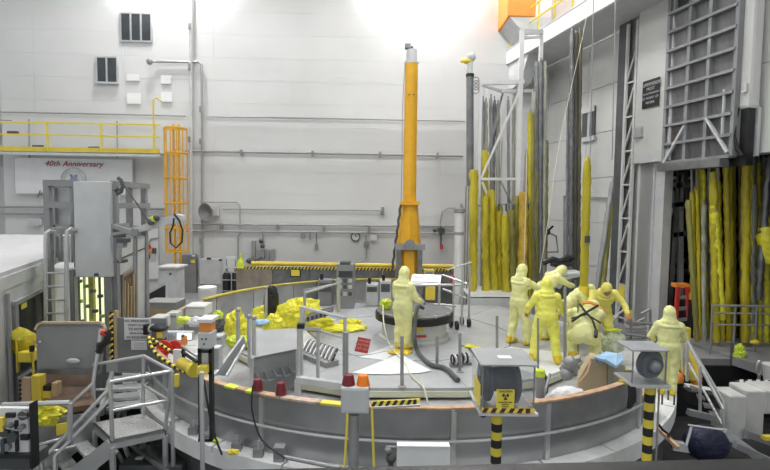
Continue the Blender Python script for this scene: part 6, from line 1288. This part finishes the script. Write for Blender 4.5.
# 1 by the drum, seen from behind-left, right arm forward to the hose
p = Z(402, 349, 0)
person(p, -38, 'person in pale yellow hooded coverall standing alone by the drum, holding grey hose', dict(ch=(0, .02, 1.28), wr=(.22, .42, 1.0), er=(.27, .14, 1.08), wl=(-.14, .34, .93), el=(-.26, .10, 1.10), al=(-.10, .0, .1), ar=(.10, .04, .1), kl=(-.10, .03, .5), kr=(.10, .05, .5), hd=(0, .05, 1.63)), scale=.985)
# 2 tall one facing right holding the rod
p = Z(518, 344, 0)
person(p, -62, 'person in pale coverall at the left of the group, arms raised holding thin rod', dict(sr=(.19, .03, 1.41), er=(.25, .30, 1.28), wr=(.12, .52, 1.36), sl=(-.19, .02, 1.41), el=(-.26, .2, 1.2), wl=(-.12, .44, 1.22), al=(-.16, -.08, .1), kl=(-.15, .0, .5), ar=(.15, .12, .1), kr=(.14, .1, .5), hd=(0, .06, 1.63), look=(0, 1, -.1)), scale=1.0)
# 3 leaning over the chute
p = Z(541, 338, 0)
person(p, -75, 'person in pale coverall leaning forward over the grey chute behind the others', dict(pel=(0, -.05, .98), ch=(0, .18, 1.30), nk=(0, .36, 1.47), hd=(0, .48, 1.55), sl=(-.19, .27, 1.43), sr=(.19, .27, 1.43), el=(-.24, .45, 1.36), wl=(-.18, .62, 1.42), er=(.24, .5, 1.28), wr=(.16, .70, 1.22), look=(0, 1, -.45)), scale=1.0)
# 4 bright suit, back to us
p = Z(545, 361, 0)
person(p, -6, 'person in brightest yellow coverall seen squarely from behind, legs apart', dict(al=(-.24, .0, .1), kl=(-.19, .04, .5), ar=(.21, -.14, .1), kr=(.17, .0, .5), pel=(0, 0, .93), ch=(0, .04, 1.25), nk=(0, .06, 1.43), hd=(0, .10, 1.57), sl=(-.19, .03, 1.34), sr=(.19, .03, 1.34), el=(-.34, .12, 1.1), wl=(-.33, .32, .95), er=(.34, .1, 1.08), wr=(.33, .3, .93)), m=M_suit2, scale=.96, gloves=(M_skin, M_skin))
# 5 bending behind, head visible
p = Z(568, 345, 0)
person(p, -105, 'person with dark mask bending over between the bright suit and the yellow tube', dict(pel=(0, -.1, .85), ch=(0, .12, 1.08), nk=(0, .28, 1.22), hd=(0, .38, 1.27), sl=(-.19, .2, 1.19), sr=(.19, .2, 1.19), hl=(-.11, -.1, .83), hr=(.11, -.1, .83), kl=(-.13, .1, .48), kr=(.13, .1, .48), el=(-.25, .38, 1.0), wl=(-.12, .58, .92), er=(.25, .38, 1.0), wr=(.1, .56, .9), look=(0, 1, -.6)), scale=.98, mask=True)
# 6 facing camera, hunched
p = Z(600, 350, 0)
person(p, 172, 'person in yellow coverall facing the camera, head bowed, beside the yellow tube', dict(pel=(0, -.08, .88), ch=(0, .10, 1.14), nk=(0, .2, 1.31), hd=(0, .29, 1.39), sl=(-.21, .12, 1.27), sr=(.21, .12, 1.27), hl=(-.11, -.08, .86), hr=(.11, -.08, .86), kl=(-.14, .08, .48), kr=(.14, .08, .48), el=(-.38, .2, 1.08), wl=(-.40, .4, .90), er=(.30, .3, 1.05), wr=(.16, .46, 1.0), look=(0, 1, -.75)), scale=.98, face=True, gloves=(M_skin, M_skin), m=mat('warm_yellow_suit', (.80, .74, .18), .7, var=.1, vs=5, bump=.35, bs=18))
# 7 crouching with harness, back to us
p = Z(583, 363, 0)
person(p, -22, 'person crouching with back turned, wearing black harness straps and orange collar', dict(pel=(0, -.14, .56), ch=(.04, .12, .78), nk=(.08, .28, .88), hd=(.12, .4, .92), sl=(-.15, .2, .84), sr=(.24, .2, .84), hl=(-.13, -.08, .48), hr=(.13, -.08, .48), kl=(-.2, .24, .42), kr=(.2, .24, .42), al=(-.17, .0, .1), ar=(.17, .0, .1), el=(-.26, .36, .78), wl=(-.15, .52, .82), er=(.3, .34, .8), wr=(.22, .54, .84), look=(0, 1, -.3)), scale=1.12, harness=True, gloves=(M_skin, M_skin))
# 8 at right on the flange
p = Z(666, 394, ZF)
person(p, -18, 'person in pale cream coverall standing alone at the right beside navy reel box', dict(el=(-.30, .1, 1.14), wl=(-.2, .28, 1.0), er=(.30, .1, 1.14), wr=(.2, .28, 1.0), al=(-.1, 0, .1), ar=(.1, 0, .1), kl=(-.11, .03, .5), kr=(.11, .03, .5)), scale=.86)
